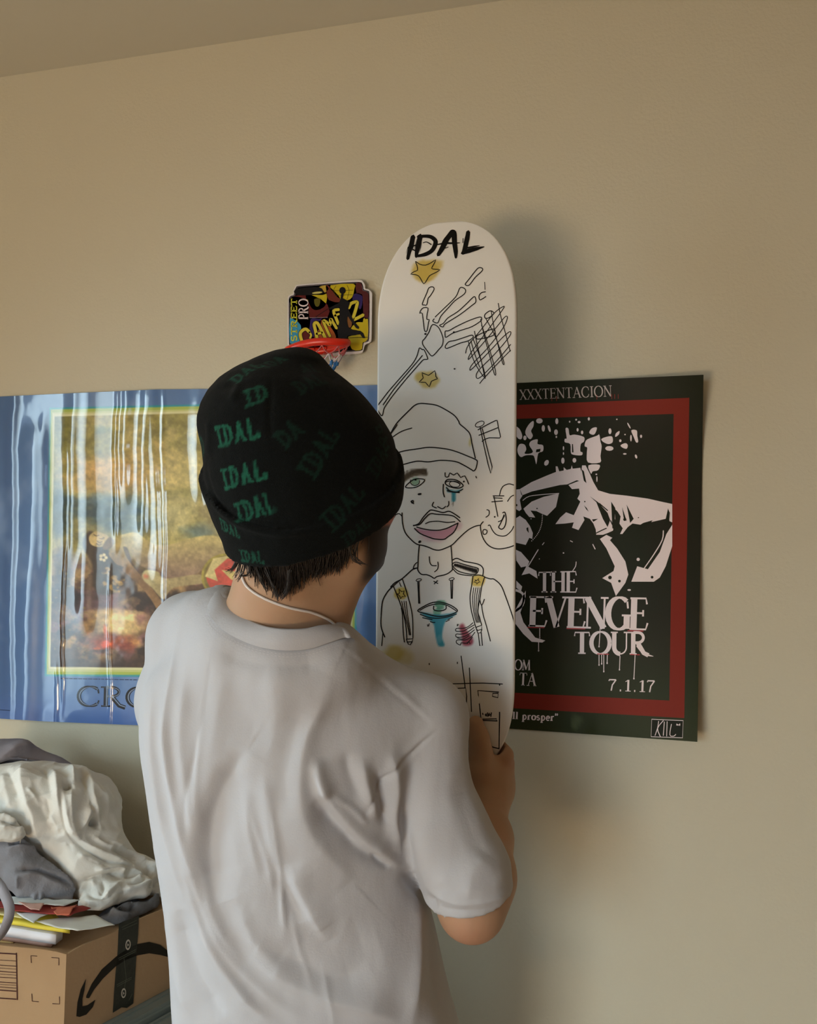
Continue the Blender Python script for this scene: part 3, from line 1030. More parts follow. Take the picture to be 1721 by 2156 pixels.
for cx, cy, rx, ry, *ro in ((265, 425, 28, 22), (298, 488, 14, 28), (348, 490, 10, 30, -.3), (412, 428, 13, 25), (405, 520, 16, 24), (408, 560, 7, 9), (143, 568, 14, 20),
                            (325, 778, 18, 26, .5), (463, 760, 14, 26), (560, 757, 16, 20), (468, 655, 6, 18), (587, 500, 9, 15), (625, 522, 10, 16), (600, 435, 12, 10), (575, 415, 8, 8),
                            (520, 432, 6, 8), (682, 408, 9, 14), (855, 657, 35, 20), (860, 512, 13, 25), (947, 592, 10, 12), (985, 703, 15, 7), (987, 540, 6, 6), (1080, 725, 9, 18, -.3),
                            (1037, 570, 7, 28), (1122, 555, 9, 14), (1020, 465, 6, 28, -.5), (750, 915, 5, 25), (745, 875, 8, 6), (58, 720, 7, 30), (468, 700, 5, 12), (918, 412, 6, 6),
                            (1098, 1592, 14, 14), (1022, 1850, 15, 8), (468, 1538, 7, 6), (265, 1588, 4, 4), (195, 1250, 4, 4)):
    pr.disc(C6((cx, cy))[0], rx * .25, ry * .25, PALE, rot=ro[0] if ro else 0)
for pl in ([(600, 1000), (625, 800), (655, 800), (690, 870), (720, 940), (760, 1010), (860, 1040), (1000, 1055), (1180, 1080), (1290, 1105), (1385, 1125), (1385, 1280), (1362, 1270), (1350, 1160),
            (1330, 1250), (1220, 1275), (1120, 1300), (1050, 1290), (1010, 1320), (965, 1378), (945, 1378), (968, 1330), (940, 1290), (950, 1230), (925, 1190), (900, 1165), (905, 1260), (885, 1350),
            (840, 1370), (800, 1385), (745, 1385), (740, 1340), (720, 1290), (690, 1250), (635, 1230), (645, 1260), (595, 1345), (540, 1325), (555, 1280), (480, 1290), (400, 1295), (440, 1240),
            (490, 1195), (555, 1220), (610, 1105), (585, 1080), (605, 1040)],
           [(55, 1005), (100, 1000), (200, 940), (330, 885), (405, 855), (402, 808), (418, 808), (432, 850), (470, 843), (470, 815), (495, 838), (530, 830), (538, 800), (546, 828), (610, 820), (640, 940), (600, 995), (540, 1000), (510, 965),
            (600, 930), (580, 925), (500, 960), (440, 965), (330, 990), (200, 1020), (125, 1050), (100, 1090), (115, 1170), (95, 1185), (55, 1160)],
           [(130, 1165), (200, 1105), (300, 1065), (430, 1035), (405, 1150), (330, 1225), (280, 1205), (240, 1185), (190, 1180), (215, 1215), (230, 1240), (180, 1235), (150, 1200)],
           [(60, 1250), (100, 1225), (150, 1260), (185, 1310), (210, 1370), (205, 1420), (180, 1410), (150, 1470), (60, 1450)],
           [(775, 1420), (830, 1385), (880, 1410), (860, 1430), (920, 1500), (990, 1610), (1015, 1720), (990, 1790), (910, 1900), (870, 1790), (795, 1750), (890, 1690), (900, 1650), (830, 1500)],
           [(1385, 1300), (1385, 1480), (1330, 1650), (1280, 1745), (1230, 1780), (1040, 1780), (1090, 1650), (1180, 1675), (1280, 1530), (1335, 1380)],
           [(65, 1510), (110, 1530), (180, 1610), (165, 1650), (240, 1690), (250, 1755), (180, 1710), (115, 1725), (155, 1650), (110, 1660), (70, 1600)]):
    pr.poly(C6(*pl), PALE)
pr.poly(C7((70, 290), (120, 340), (110, 380), (70, 350)), PALE)
for ln, w in ((((125, 1095), (180, 1060), (300, 1045), (430, 1035)), 6), (((1310, 1350), (1300, 1430), (1230, 1550), (1150, 1665)), 9), (((715, 1465), (735, 1505)), 8), (((525, 1435), (545, 1445)), 7),
              (((255, 1510), (170, 1650)), 8), (((305, 1450), (290, 1470)), 6), (((575, 1612), (570, 1650), (545, 1690)), 7)):
    pr.line(C6(*ln), w * .25, PALE, smooth=3)
for k in range(17):
    a = k / 16
    pr.disc(C6((290 - 90 * a ** 2.2, 1220 + 215 * a + 10 * math.sin(a * 3)))[0], 1.1, 1.3, PALE, n=6)
part('figure_print', pr.mesh('figure_print', lambda V, L: S_right(V, L + .0006), M_INK, split=22), right_poster, 'pale stencil-like print of an upside-down figure and splatter')
pr = Print()
for pl in ([(690, 1060), (760, 1110), (840, 1200), (862, 1260), (840, 1320), (800, 1250), (745, 1110)], [(1000, 1130), (1060, 1250), (1030, 1285)], [(962, 1150), (995, 1250), (1002, 1270), (975, 1240)],
           [(620, 830), (640, 850), (662, 950), (640, 930)], [(155, 1330), (170, 1320), (175, 1370), (160, 1350)], [(540, 620), (548, 620), (553, 690), (540, 690)], [(240, 665), (275, 660), (270, 685), (235, 690)],
           [(1350, 1165), (1365, 1200), (1360, 1260), (1330, 1300), (1340, 1240)], [(870, 1105), (905, 1160), (900, 1250), (945, 1320), (915, 1345), (880, 1330)],
           [(640, 1135), (665, 1160), (680, 1190), (660, 1170)], [(1140, 1285), (1220, 1262), (1200, 1290), (1090, 1345), (1100, 1310)], [(708, 1255), (760, 1250), (720, 1275)], [(100, 1000), (125, 1060), (112, 1045)]):
    pr.poly(C6(*pl), BLK)
for cx, cy, rx in ((1215, 1742, 12), (940, 1775, 12), (245, 1163, 6), (1100, 1240, 5), (985, 1255, 14), (648, 1105, 6), (70, 1135, 10), (860, 1745, 16)):
    pr.disc(C6((cx, cy))[0], rx * .25, rx * .25, BLK, n=8)
for ln in (((850, 1160), (862, 1185), (850, 1215), (866, 1240)), ((745, 1370), (795, 1345), (830, 1330)), ((770, 1120), (840, 1180)), ((865, 1265), (880, 1300))):
    pr.line(C6(*ln), 2.2, BLK if ln[0][0] != 850 else PALE, smooth=2, lift=.0002)
o_ = part('shadow_print', pr.mesh('shadow_print', lambda V, L: S_right(V, L + .0008), M_INK, split=22), right_poster, 'dark patches inside the figure print')
o_['kind'] = 'stuff'
pr = Print()
text(pr, 'XXXTENTACION', C6((98, 247))[0], C6((880, 218))[0], 21, 23, s2l((205, 190, 184)), T=.12, t=.05)
pr.cut()
text(pr, 'THE', C7((250, 388))[0], C7((575, 390))[0], 43, 45, PALE, T=.17, t=.06, track=-.06)
pr.cut()
text(pr, 'EVENGE', C7((163, 675))[0], C7((1155, 707))[0], 63, 68, PALE, T=.2, t=.06, track=-.1)
pr.poly(C7((60, 540), (150, 375), (148, 430), (105, 560), (130, 640), (230, 770), (315, 795), (290, 812), (200, 805), (130, 740), (60, 650)), PALE)
pr.cut()
pr.line(C7((5, 372), (5, 800)), 9.5, PALE)
pr.line(C7((5, 378), (70, 372), (130, 410), (120, 500), (40, 560)), 5, PALE, smooth=4)
text(pr, 'TOUR', C7((550, 905))[0], C7((1180, 912))[0], 46, 47, PALE, T=.19, t=.06, track=-.04)
pr.line(C7((1090, 840), (1150, 905), (1225, 928)), [4.5, 6, 1], PALE, smooth=3)
for dl in ([(268, 680), (268, 770)], [(258, 810), (258, 880)], [(768, 910), (768, 1000)], [(808, 905), (808, 1055)], [(790, 910), (790, 990)], [(838, 905), (836, 985)], [(945, 925), (940, 1040)], [(1072, 915), (1062, 1115)],
           [(778, 640), (776, 720), (768, 845)]):
    pr.line(C7(*dl), 1.6, PALE)
    pr.disc(C7(dl[-1])[0], 1.5, 2.2, PALE, n=8)
for x0, x1, y in ((165, 305, 684), (495, 650, 694), (1010, 1140, 712), (1030, 1110, 912), (750, 850, 908)):
    pr.line(C7((x0, y), (x1, y + 3)), 2.0, s2l((196, 70, 76)))
pr.cut()
text(pr, 'OM', C7((52, 1043))[0], C7((186, 1046))[0], 22, 22, PALE, T=.16, t=.06, track=-.05)
pr.cut()
text(pr, 'TA', C7((92, 1172))[0], C7((238, 1179))[0], 27, 27, PALE, T=.16, t=.05)
pr.cut()
text(pr, '7.1.17', C7((838, 1216))[0], C7((1245, 1232))[0], 24, 25, PALE, T=.14, t=.05)
pr.cut()
text(pr, 'll prosper”', C7((36, 1455))[0], C7((425, 1474))[0], 15, 16, PALE, T=.2, t=.07)
pr.cut()
bx = C7((1212, 1458), (1477, 1470), (1472, 1615), (1207, 1605))
pr.poly(bx, s2l((26, 30, 18)), lift=-.0002)
pr.line(bx, 1.4, PALE, closed=True)
for ln in ([(1270, 1475), (1262, 1530), (1240, 1595)], [(1310, 1470), (1262, 1535), (1285, 1605)], [(1318, 1480), (1310, 1595)], [(1342, 1478), (1338, 1600)], [(1378, 1500), (1365, 1590), (1398, 1600), (1415, 1585)],
           [(1422, 1498), (1436, 1508), (1420, 1506)], [(1440, 1508), (1450, 1496), (1448, 1512)]):
    pr.line(C7(*ln), 1.5, PALE, smooth=3)
pr.cut()
for x in (480, 520, 860, 985, 1010, 1040):
    yy = 250 - (x - 100) * .037
    pr.line(C6((x - 110, yy - 15), (x - 110, yy + 22)), 1.0, s2l((170, 60, 50)))
pr.parts('lettering', lambda V, L: S_right(V, L + .0010), M_INK, right_poster, 'pale dripping serif lettering', 14, (2, 3, 9))

# ------------------------------------------------------------------ the drawn-on skateboard deck
DC = pix(936, 1050, 1.184)
_ph = math.radians(12.0)
DN = -FWD * math.cos(_ph) - RGT * math.sin(_ph)          # outward normal of the graphic side
DX = RGT * math.cos(_ph) - FWD * math.sin(_ph)
_rr = math.radians(0.35)
DZ = UPV * math.cos(_rr) + DX * math.sin(_rr)
DX = DX * math.cos(_rr) - UPV * math.sin(_rr)
DX /= np.linalg.norm(DX)
DZ = np.cross(DN, DX)
DHW, DHL, DEND = 0.1065, 0.4275, 0.160                    # half width, half length, length of a rounded end
DKICK, DTHK = 0.150, 0.0115


def deck_w(v):
    """half width at height v"""
    t = np.clip((np.abs(v) - (DHL - DEND)) / DEND, 0, 1)
    return DHW * np.maximum(1 - t ** 2.35, 0) ** (1 / 2.35)


def deck_n(u, v):
    """how far the surface lies behind the middle plane: kicked ends, slight concave"""
    k = np.maximum(np.abs(v) - (DHL - DKICK), 0)
    kick = 1.15 * k ** 2 / (k + .035) * .20
    return kick + .0035 * (u / DHW) ** 2


def deck_pt(u, v, back=0.0):
    n = -(deck_n(u, v) + back)
    return DC + u[:, None] * DX + v[:, None] * DZ + n[:, None] * DN


def deck_uv(V2):
    """print points given in frame pixels -> deck coordinates"""
    V2 = np.asarray(V2, float)
    n = np.zeros(len(V2))
    d = FWD[None] + RGT[None] * ((V2[:, :1] - W / 2) / FOC) + UPV[None] * ((H / 2 - V2[:, 1:2]) / FOC)
    for _ in range(4):
        t = ((DC - CAM) @ DN - n) / (d @ DN)
        P = CAM + d * t[:, None] - DC
        u, v = P @ DX, P @ DZ
        n = deck_n(u, v)
    return u, v


def deck_depth(px, py):
    u, v = deck_uv([(px, py)])
    return float(proj(deck_pt(u, v))[2][0])


def S_deck(V2, L):
    u, v = deck_uv(V2)
    lim = deck_w(v) - .0022
    u = np.clip(u, -lim, lim)
    return deck_pt(u, v, -np.asarray(L) - .00035)


D2 = lambda *p: [(780 + x / 5.378, 450 + y / 5.378) for x, y in p]
D3 = lambda *p: [(780 + x / 5.378, 840 + y / 5.378) for x, y in p]
D4 = lambda *p: [(780 + x / 4.9, 1180 + y / 4.9) for x, y in p]

nu, nv = 120, 430
su = np.linspace(-1, 1, nu)
tv = np.linspace(-1, 1, nv)
vv_ = DHL * (np.sin(tv * math.pi / 2) * .25 + tv * .75) * .99995
uu = (su[:, None] * deck_w(vv_)[None, :]).ravel()
vv = np.tile(vv_, nu)
edge = np.minimum(1, (deck_w(vv) - np.abs(uu)) / .0028)
edge = np.minimum(edge, np.minimum(1, (DHL - np.abs(vv)) / .0028))
rnd = .0028 * (1 - np.sqrt(np.maximum(0, 1 - (1 - edge) ** 2)))
Vf = deck_pt(uu, vv, rnd)
Vb = deck_pt(uu, vv, DTHK - rnd)
n_ = nu * nv
i = np.arange(n_).reshape(nu, nv)
Qf = np.stack([i[:-1, :-1].ravel(), i[1:, :-1].ravel(), i[1:, 1:].ravel(), i[:-1, 1:].ravel()], 1)
rim = np.concatenate([i[:, 0], i[-1, 1:], i[::-1, -1][1:], i[0, ::-1][1:-1]])
rn = np.roll(rim, -1)
Qs = np.stack([rim, rim + n_, rn + n_, rn], 1)
Qd = np.concatenate([Qf, Qf[:, ::-1] + n_, Qs])
M_DECK = mat('white_deck_paint', vcol=True, rough=0.42, spec=0.5)
M_PLY = mat('deck_ply_edge', (0.07, 0.025, 0.018), 0.55, mottled=(60, .5, (0.28, 0.14, 0.08)))
M_GRIP = mat('black_grip', (0.02, 0.02, 0.02), 0.9)
mi = np.concatenate([np.zeros(len(Qf)), np.full(len(Qf), 2), np.ones(len(Qs))])
me = mesh_np('skateboard_deck', np.vstack([Vf, Vb]), Qd, [M_DECK, M_GRIP, M_PLY], mi)
me.polygons.foreach_set('material_index', np.concatenate([np.zeros(len(Qf)), np.ones(len(Qf)), np.full(len(Qs), 2)]).astype(np.int32))
px, py, _ = proj(Vf)
dp = Paint(px, py, (240, 239, 235))
Yl, Teal, Grn = (206, 178, 78), (24, 136, 160), (96, 168, 128)


def blot(pts, col, a=.85, soft=5):
    dp.poly(pts, col, a, soft=soft)


def blob2(c, rx, ry, col, a=.9, soft=.35, rough=.25, rot=0, seed=3):
    dp.blob(c[0], c[1], rx, ry, col, a, soft, rot, rough, seed)


blob2(D2((630, 645))[0], 34, 25, Yl, .85, rot=.0)
blob2(D2((730, 580))[0], 24, 18, Yl, .75, soft=.5)
blob2(D2((610, 700))[0], 18, 21, Yl, .6, soft=.5)
blob2(D2((650, 1870))[0], 29, 22, Yl, .8)
blob2(D2((560, 1840))[0], 14, 12, Yl, .5, soft=.6)
blob2(D3((1130, 490))[0], 4, 12, (214, 196, 90), .7, soft=.8)
blob2(D3((505, 935))[0], 11, 11, (150, 190, 160), .9, soft=.3)
eb = (96, 82, 62)
blot(D3((320, 945), (360, 880), (450, 820), (560, 788), (630, 788), (648, 865), (560, 868), (470, 890), (400, 935), (350, 990)), eb, .9, 2.0)
for k in range(5):
    dp.stroke(D3((335, 965 - k * 20), (420, 885 - k * 18), (520, 835 - k * 9), (640, 860 - k * 15)), 1.4, (58, 46, 34), .8)
blot(D3((860, 995), (900, 1025), (970, 1035), (1045, 1018), (1000, 1060), (970, 1070), (968, 1150), (940, 1165), (920, 1150), (918, 1070), (870, 1050)), Teal, .9, 2)
blob2(D3((937, 1185))[0], 2.6, 5, (140, 132, 124), .9)
blot(D3((500, 1465), (620, 1478), (750, 1490), (850, 1472), (930, 1437), (995, 1405), (975, 1460), (940, 1515), (880, 1560), (830, 1590), (730, 1585), (650, 1560), (560, 1520)), (206, 148, 170), .95, 2)
blob2(D3((700, 1570))[0], 34, 16, (214, 164, 182), .55, soft=.8)
blob2(D3((1000, 1440))[0], 12, 14, (214, 164, 182), .5, soft=.8)
blot(D3((1165, 2000), (1295, 2005), (1270, 2120), (1150, 2110)), (216, 190, 84), .85, 3)
blot(D4((1058, 158), (1182, 168), (1165, 245), (1045, 255)), (216, 190, 84), .8, 3)
blob2(D4((318, 345))[0], 17, 17, (216, 190, 84), .85)
blob2(D4((720, 450))[0], 14, 10, (88, 166, 128), .9)
blob2(D4((690, 530))[0], 11, 9, (100, 176, 140), .8)
blot(D4((510, 532), (640, 550), (760, 552), (890, 535), (860, 580), (790, 620), (765, 660), (750, 720), (745, 800), (770, 880), (705, 885), (680, 820), (665, 740), (650, 660), (600, 610)), (30, 150, 176), .9, 2.5)
blot(D4((690, 480), (760, 480), (755, 505), (695, 510)), (70, 140, 110), .8, 2)
blob2(D4((715, 810))[0], 8, 13, (120, 190, 206), .6, soft=.7)
blot(D4((915, 680), (960, 650), (1000, 720), (1060, 800), (1060, 860), (1010, 885), (950, 870), (940, 780)), (150, 26, 48), .85, 4)
blob2(D4((250, 960))[0], 32, 25, (206, 186, 98), .75, soft=.6, rough=.3)
blob2(D4((360, 1000))[0], 26, 22, (206, 186, 98), .45, soft=.8, rough=.3)
Cd = np.vstack([dp.linear(1.0), np.tile(s2l((20, 20, 20)), (n_, 1))])
set_col(me, Cd)
deck = tag(obj('skateboard_deck', me), 'white skateboard deck covered in marker drawings, held upright by the person', 'skateboard')

INK = s2l((22, 20, 20))
dk = Print()
LW = 1.75


def L2(*p, w=LW, c=False, s=5):
    dk.line(D2(*p), w * 1.2, INK, closed=c, smooth=s)


def L3(*p, w=LW, c=False, s=5):
    dk.line(D3(*p), w * 1.2, INK, closed=c, smooth=s)


def L4(*p, w=LW, c=False, s=5):
    dk.line(D4(*p), w * 1.2, INK, closed=c, smooth=s)


# stars
L2((512, 540), (560, 572), (625, 583), (690, 555), (742, 522), (718, 575), (695, 620), (740, 630), (790, 635), (730, 672), (672, 702), (640, 752), (607, 795), (575, 745), (548, 705), (505, 690), (458, 685), (500, 655), (535, 640), (530, 590), c=True, w=1.5, s=2)
L2((585, 1800), (660, 1830), (730, 1778), (742, 1845), (762, 1868), (692, 1897), (668, 1960), (625, 1910), (553, 1908), (600, 1860), c=True, w=1.5, s=2)
# hand bones
L2((590, 1020), (640, 900), (665, 840), (710, 830), (722, 860), (680, 930), (655, 960), (640, 1030), (610, 1033), c=True, s=3)
L2((605, 1065), (655, 1070), (645, 1130), (640, 1195), (668, 1200), (660, 1230), (645, 1320), (625, 1335), (610, 1300), (590, 1130), (560, 1130), (575, 1090), c=True, s=2)
L2((1080, 790), (1120, 740), (1190, 650), (1230, 612), (1270, 620), (1265, 650), (1190, 720), (1130, 800), (1100, 815), (1078, 805), c=True, s=3)
L2((735, 1170), (850, 1060), (970, 940), (1010, 850), (1040, 835), (1078, 860), (1065, 910), (960, 985), (890, 1060), (800, 1160), (770, 1230), (740, 1235), (708, 1215), (725, 1190), s=3)
L2((785, 1265), (830, 1240), (880, 1180), (990, 1110), (1090, 1020), (1150, 960), (1185, 940), (1195, 1000), (1150, 1040), (1020, 1140), (900, 1215), (840, 1255), (825, 1283), c=True, s=3)
L2((1305, 885), (1260, 895), (1232, 930), (1240, 975), (1270, 965), (1310, 938), s=3)
L2((1295, 775), (1300, 860), w=1.2)
L2((850, 1330), (890, 1325), (980, 1275), (1120, 1210), (1240, 1170), (1262, 1190), (1245, 1220), (1150, 1280), (1030, 1320), (930, 1355), (860, 1400), (848, 1380), c=True, s=3)
L2((850, 1500), (890, 1450), (960, 1435), (1070, 1400), (1150, 1375), (1165, 1400), (1110, 1440), (1020, 1465), (900, 1515), (860, 1525), c=True, s=3)
L2((720, 1255), (690, 1275), (665, 1340), (620, 1410), (592, 1445), (600, 1490), (650, 1560), (690, 1608), (720, 1600), (770, 1545), (815, 1490), (825, 1420), (805, 1350), (770, 1285), c=True, s=4)
L2((590, 1540), (560, 1520), (548, 1545), (525, 1620), (470, 1710), (330, 1870), (200, 2020), (100, 2150), (62, 2182), (70, 2208), (100, 2253), (125, 2288), (142, 2270), (155, 2208), (190, 2150), (270, 2040), (400, 1880), (540, 1720), (600, 1655), (640, 1650), (650, 1635), (612, 1545), c=True, s=3)
L2((590, 1605), (520, 1690), (400, 1830), (270, 1985), (145, 2165), s=3)
L2((1300, 1180), (1300, 1140), (1360, 1100), (1400, 1130), (1340, 1180), c=True)
L2((1200, 1400), (1230, 1370), (1370, 1310), (1410, 1320), (1390, 1380), (1230, 1420), c=True)
for ln in ([(1450, 1015), (1475, 1150), (1530, 1350), (1585, 1560)], [(1370, 1105), (1400, 1280), (1450, 1500), (1500, 1695), (1510, 1670), (1420, 1400), (1310, 1190)],
           [(1250, 1195), (1290, 1380), (1350, 1600), (1405, 1815), (1418, 1780), (1340, 1500), (1260, 1260)], [(1180, 1330), (1210, 1480), (1260, 1680), (1300, 1868), (1290, 1780), (1220, 1560), (1165, 1420)],
           [(1112, 1450), (1150, 1600), (1200, 1720), (1285, 1850)], [(1140, 1440), (1180, 1580), (1240, 1740)],
           [(1080, 1580), (1110, 1490), (1250, 1320), (1400, 1130), (1510, 1050), (1490, 1100), (1300, 1360), (1150, 1560), (1110, 1640), (1135, 1630), (1300, 1440), (1450, 1260), (1530, 1165), (1552, 1185),
            (1500, 1300), (1330, 1520), (1160, 1700), (1128, 1765), (1160, 1750), (1350, 1560), (1500, 1400), (1585, 1335), (1570, 1400), (1400, 1600), (1230, 1770), (1200, 1850), (1250, 1850), (1420, 1680), (1590, 1480)],
           [(1240, 1922), (1290, 1860), (1420, 1720), (1590, 1545)]):
    L2(*ln, w=1.5, s=4)
for c_, r_ in (((955, 1757), 2.0), ((625, 1362), 2.6), ((948, 1342), 2.4)):
    dk.disc(D2(c_)[0], r_, r_ * .8, INK)
# the face
L3((220, 410), (275, 310), (330, 240), (430, 140), (500, 75), (560, 52), (640, 55), (750, 72), (850, 120), (950, 185), (1000, 250), (1015, 285), (1080, 340), (1130, 400), (1155, 520), (1190, 670), w=2)
L3((220, 415), (265, 350), (305, 292))
L3((245, 437), (330, 380), (400, 350), (472, 330))
L3((275, 618), (400, 585), (520, 568), (670, 548), (850, 565), (970, 595), (1110, 650), (1200, 690), (1212, 720), (1195, 790), (1170, 815), (1145, 800), (1050, 745), (960, 708), (800, 695), (660, 712), (530, 705), (400, 735), (305, 762), w=2)
L3((400, 1000), (450, 940), (520, 905), (615, 915), (570, 970), (500, 1003), c=True)
dk.line(D3(*[(505 + 52 * math.cos(a), 935 + 46 * math.sin(a)) for a in np.linspace(-.3, 3.6, 12)]), 1.4, INK)
dk.disc(D3((512, 915))[0], 2.2, 1.8, INK)
L3((850, 940), (880, 912), (960, 915), (1020, 945), (1052, 985), (1000, 1010), (920, 1000), (860, 970), c=True, w=2)
L3((855, 940), (900, 930), (970, 940), (1020, 965))
dk.line(D3(*[(955 + 60 * math.cos(a), 965 + 34 * math.sin(a) + .1 * 60 * math.cos(a)) for a in np.linspace(0, 2 * math.pi, 18)[:-1]]), 1.6, INK, closed=True)
L3((847, 835), (850, 880), (885, 880), (900, 838), (945, 862), (985, 838), (1025, 890), (1070, 870), (1115, 965), s=2)
dk.disc(D3((1060, 935))[0], 2, 2, INK)
L3((860, 1000), (900, 1040), (980, 1055), (1050, 1020))
L3((870, 1040), (930, 1052), (1010, 1060), w=2.2)
L3((828, 965), (825, 1050), (840, 1110), w=2)
L3((718, 1168), (702, 1210), (750, 1235))
L3((762, 1218), (815, 1243), (855, 1215))
L3((888, 1158), (888, 1200), (868, 1222))
L3((545, 1080), (572, 1076), w=3.4)
L3((460, 1160), (482, 1150), (488, 1165), (478, 1180), (462, 1162), (492, 1186), w=2)
L3((488, 1435), (550, 1410), (600, 1340), (660, 1275), (700, 1258), (820, 1285), (890, 1272), (950, 1300), (1015, 1345), w=2)
L3((488, 1432), (560, 1420), (620, 1350), (680, 1300), (750, 1305), (910, 1318), (970, 1345), (1020, 1390), w=2)
L3((625, 1412), (680, 1390), (770, 1385), (870, 1398), (960, 1390))
L3((525, 1450), (620, 1475), (750, 1488), (850, 1470), (930, 1435), (995, 1405), w=2)
L3((500, 1465), (560, 1520), (650, 1560), (730, 1585), (830, 1590), (880, 1560), (940, 1515), (975, 1460), (995, 1405), w=2)
dk.disc(D3((560, 1617))[0], 3.4, 2.6, INK, rot=-.7)
L3((360, 1290), (365, 1400), (390, 1500), (440, 1570), (520, 1640), (600, 1660), (660, 1680), (720, 1705), (780, 1712), (850, 1690), (930, 1650), (1000, 1580), (1100, 1490), (1180, 1445), (1240, 1430), w=2)
L3((215, 1300), (240, 1340), (265, 1345), (290, 1310), (330, 1300), (360, 1330))
L3((255, 1225), (270, 1265), (300, 1290), (290, 1260), (280, 1270), s=3)
L3((270, 1140), (298, 1200), (270, 1222))
L3((555, 1660), (545, 1760), (540, 1880), (540, 1940), (580, 1985), (640, 1990), (690, 2010), (725, 2030), (760, 2010), (860, 1985), (920, 1945), (930, 1920), (925, 1800), (915, 1665), w=2)
L3((668, 1785), (675, 1850), (700, 1885), (750, 1888))
L3((765, 1845), (770, 1890), (760, 1930), (728, 1958))
L3((530, 1915), (480, 1930), (360, 2035), (280, 2080), (230, 2130), w=2)
L3((530, 1850), (500, 1880), (488, 1925), (530, 1912))
L3((925, 1830), (980, 1805), (1070, 1840), (1180, 1860), (1250, 1885), (1280, 1930), (1275, 2000), w=2)
L3((930, 1915), (990, 1975), (1080, 1995), (1155, 2000))
L3((930, 1870), (970, 1848), (1050, 1870), (1140, 1895), (1215, 1915), (1225, 1940), (1200, 1980), (1150, 1985), (1060, 1970), (990, 1945), (935, 1895), c=True)
zz = []
for k in range(22):
    x = 945 + k * 12.2
    top, bot = 1856 + max(0, k - 2) * 2.9, 1895 + k * 4.4
    zz += [(x, min(bot, 1982)), (x + 14, top + 6)]
L3(*zz, w=1.1, s=3)
L3((1625, 975), (1570, 962), (1510, 985), (1480, 1030), (1465, 1090))
L3((1390, 1098), (1515, 1098), s=0)
L3((1395, 1120), (1495, 1125), s=0)
L3((1375, 1165), (1500, 1155), s=0)
L3((1400, 1100), (1445, 1330))
L3((1625, 1090), (1590, 1110), (1555, 1160))
L3((1320, 1255), (1345, 1265), (1345, 1310), (1310, 1340))
dk.disc(D3((1410, 1335))[0], 1.8, 1.8, INK)
L3((1500, 1290), (1525, 1285), (1540, 1360), (1525, 1440), (1490, 1475), (1455, 1455), (1470, 1420), (1520, 1320), w=2)
L3((1450, 1390), (1490, 1370), (1515, 1310))
L3((1280, 1390), (1250, 1430), (1255, 1500), (1280, 1580), (1330, 1650), (1400, 1690), (1480, 1697), (1570, 1680), (1640, 1655), w=2)
L3((1335, 1435), (1355, 1430), (1380, 1480), (1420, 1530), (1480, 1552), (1540, 1545), (1600, 1490), (1625, 1440))
L3((1275, 1500), (1290, 1478), (1322, 1490), (1315, 1525), (1285, 1532), c=True)
dk.line(D3(*[(1240 + 55 * math.cos(a) * .9 + 12 * math.sin(a), 285 - 22 * math.cos(a) + 26 * math.sin(a)) for a in np.linspace(0, 6.28, 16)[:-1]]), 1.7, INK, closed=True)
L3((1245, 320), (1290, 540), (1335, 740), (1365, 842), (1380, 768), (1340, 620), (1268, 335), s=0)
L3((1220, 350), (1320, 295), (1420, 245), (1440, 255), (1452, 330), (1475, 430), (1440, 442), (1350, 440), (1285, 465), (1268, 484), s=2)
L3((1230, 412), (1330, 372), (1448, 325), s=2)
L3((1195, 875), (1203, 895))
# torso
L4((1060, 160), (1048, 250), (1030, 370), (1040, 500), (1075, 640), (1090, 690))
L4((1180, 172), (1150, 270), (1130, 400), (1110, 520), (1128, 590), (1150, 668))
L4((1060, 158), (1120, 150), (1182, 168))
for k in range(4):
    L4((1068 + k * 22, 280), (1055 + k * 20, 400), (1070 + k * 14, 540), (1095 + k * 11, 640), w=1.3)
L4((1080, 200), (1098, 208), (1120, 185), (1118, 210), (1135, 222), (1112, 228), (1100, 245), (1092, 226), (1066, 222), (1086, 212), c=True, s=0, w=1.4)
L4((1090, 690), (1150, 668), (1150, 710), (1110, 722), (1090, 690), (1110, 750), (1140, 745), (1152, 712), s=0)
L4((1115, 755), (1130, 880), (1158, 878), (1145, 742), s=0)
L4((1178, 400), (1150, 462), (1130, 408))
L4((1150, 465), (1165, 560), (1200, 680), (1240, 832))
L4((1185, 175), (1240, 190), (1280, 195), (1350, 260), (1400, 380), (1450, 520), (1480, 620), (1500, 738), w=2)
L4((240, 270), (300, 420), (345, 560), (370, 700), (378, 815))
L4((330, 190), (370, 310), (420, 490), (438, 620), (440, 800))
L4((240, 262), (285, 220), (330, 190))
L4((320, 490), (332, 560), (340, 740), (352, 842))
for k in range(3):
    L4((325 + k * 22, 420), (352 + k * 16, 560), (385 + k * 10, 680), (402 + k * 8, 770), w=1.2)
L4((300, 225), (318, 270), w=1.2)
L4((372, 812), (440, 808), (430, 842), (412, 870), (392, 862), (374, 816), s=0)
L4((378, 842), (432, 838), s=0)
L4((278, 345), (300, 340), (296, 292), (322, 322), (350, 312), (340, 345), (362, 370), (330, 372), (312, 395), (305, 368), c=True, s=0, w=1.4)
L4((235, 265), (180, 320), (130, 410), (115, 520), (112, 680), (150, 790), w=2)
L4((130, 752), (118, 880))
for hx, hy in ((500, 202), (840, 192)):
    dk.line(D4(*[(hx + 27 * math.cos(a), hy + 13 * math.sin(a) - 5 * math.cos(a)) for a in np.linspace(0, 6.28, 14)[:-1]]), 1.6, INK, closed=True)
L4((490, 222), (496, 330), (500, 445), (510, 445), (504, 330), (502, 222), s=0)
L4((832, 206), (836, 395), (846, 395), (850, 206), s=0, w=2)
L4((655, 215), (697, 238), s=0)
L4((694, 208), (660, 242), s=0)
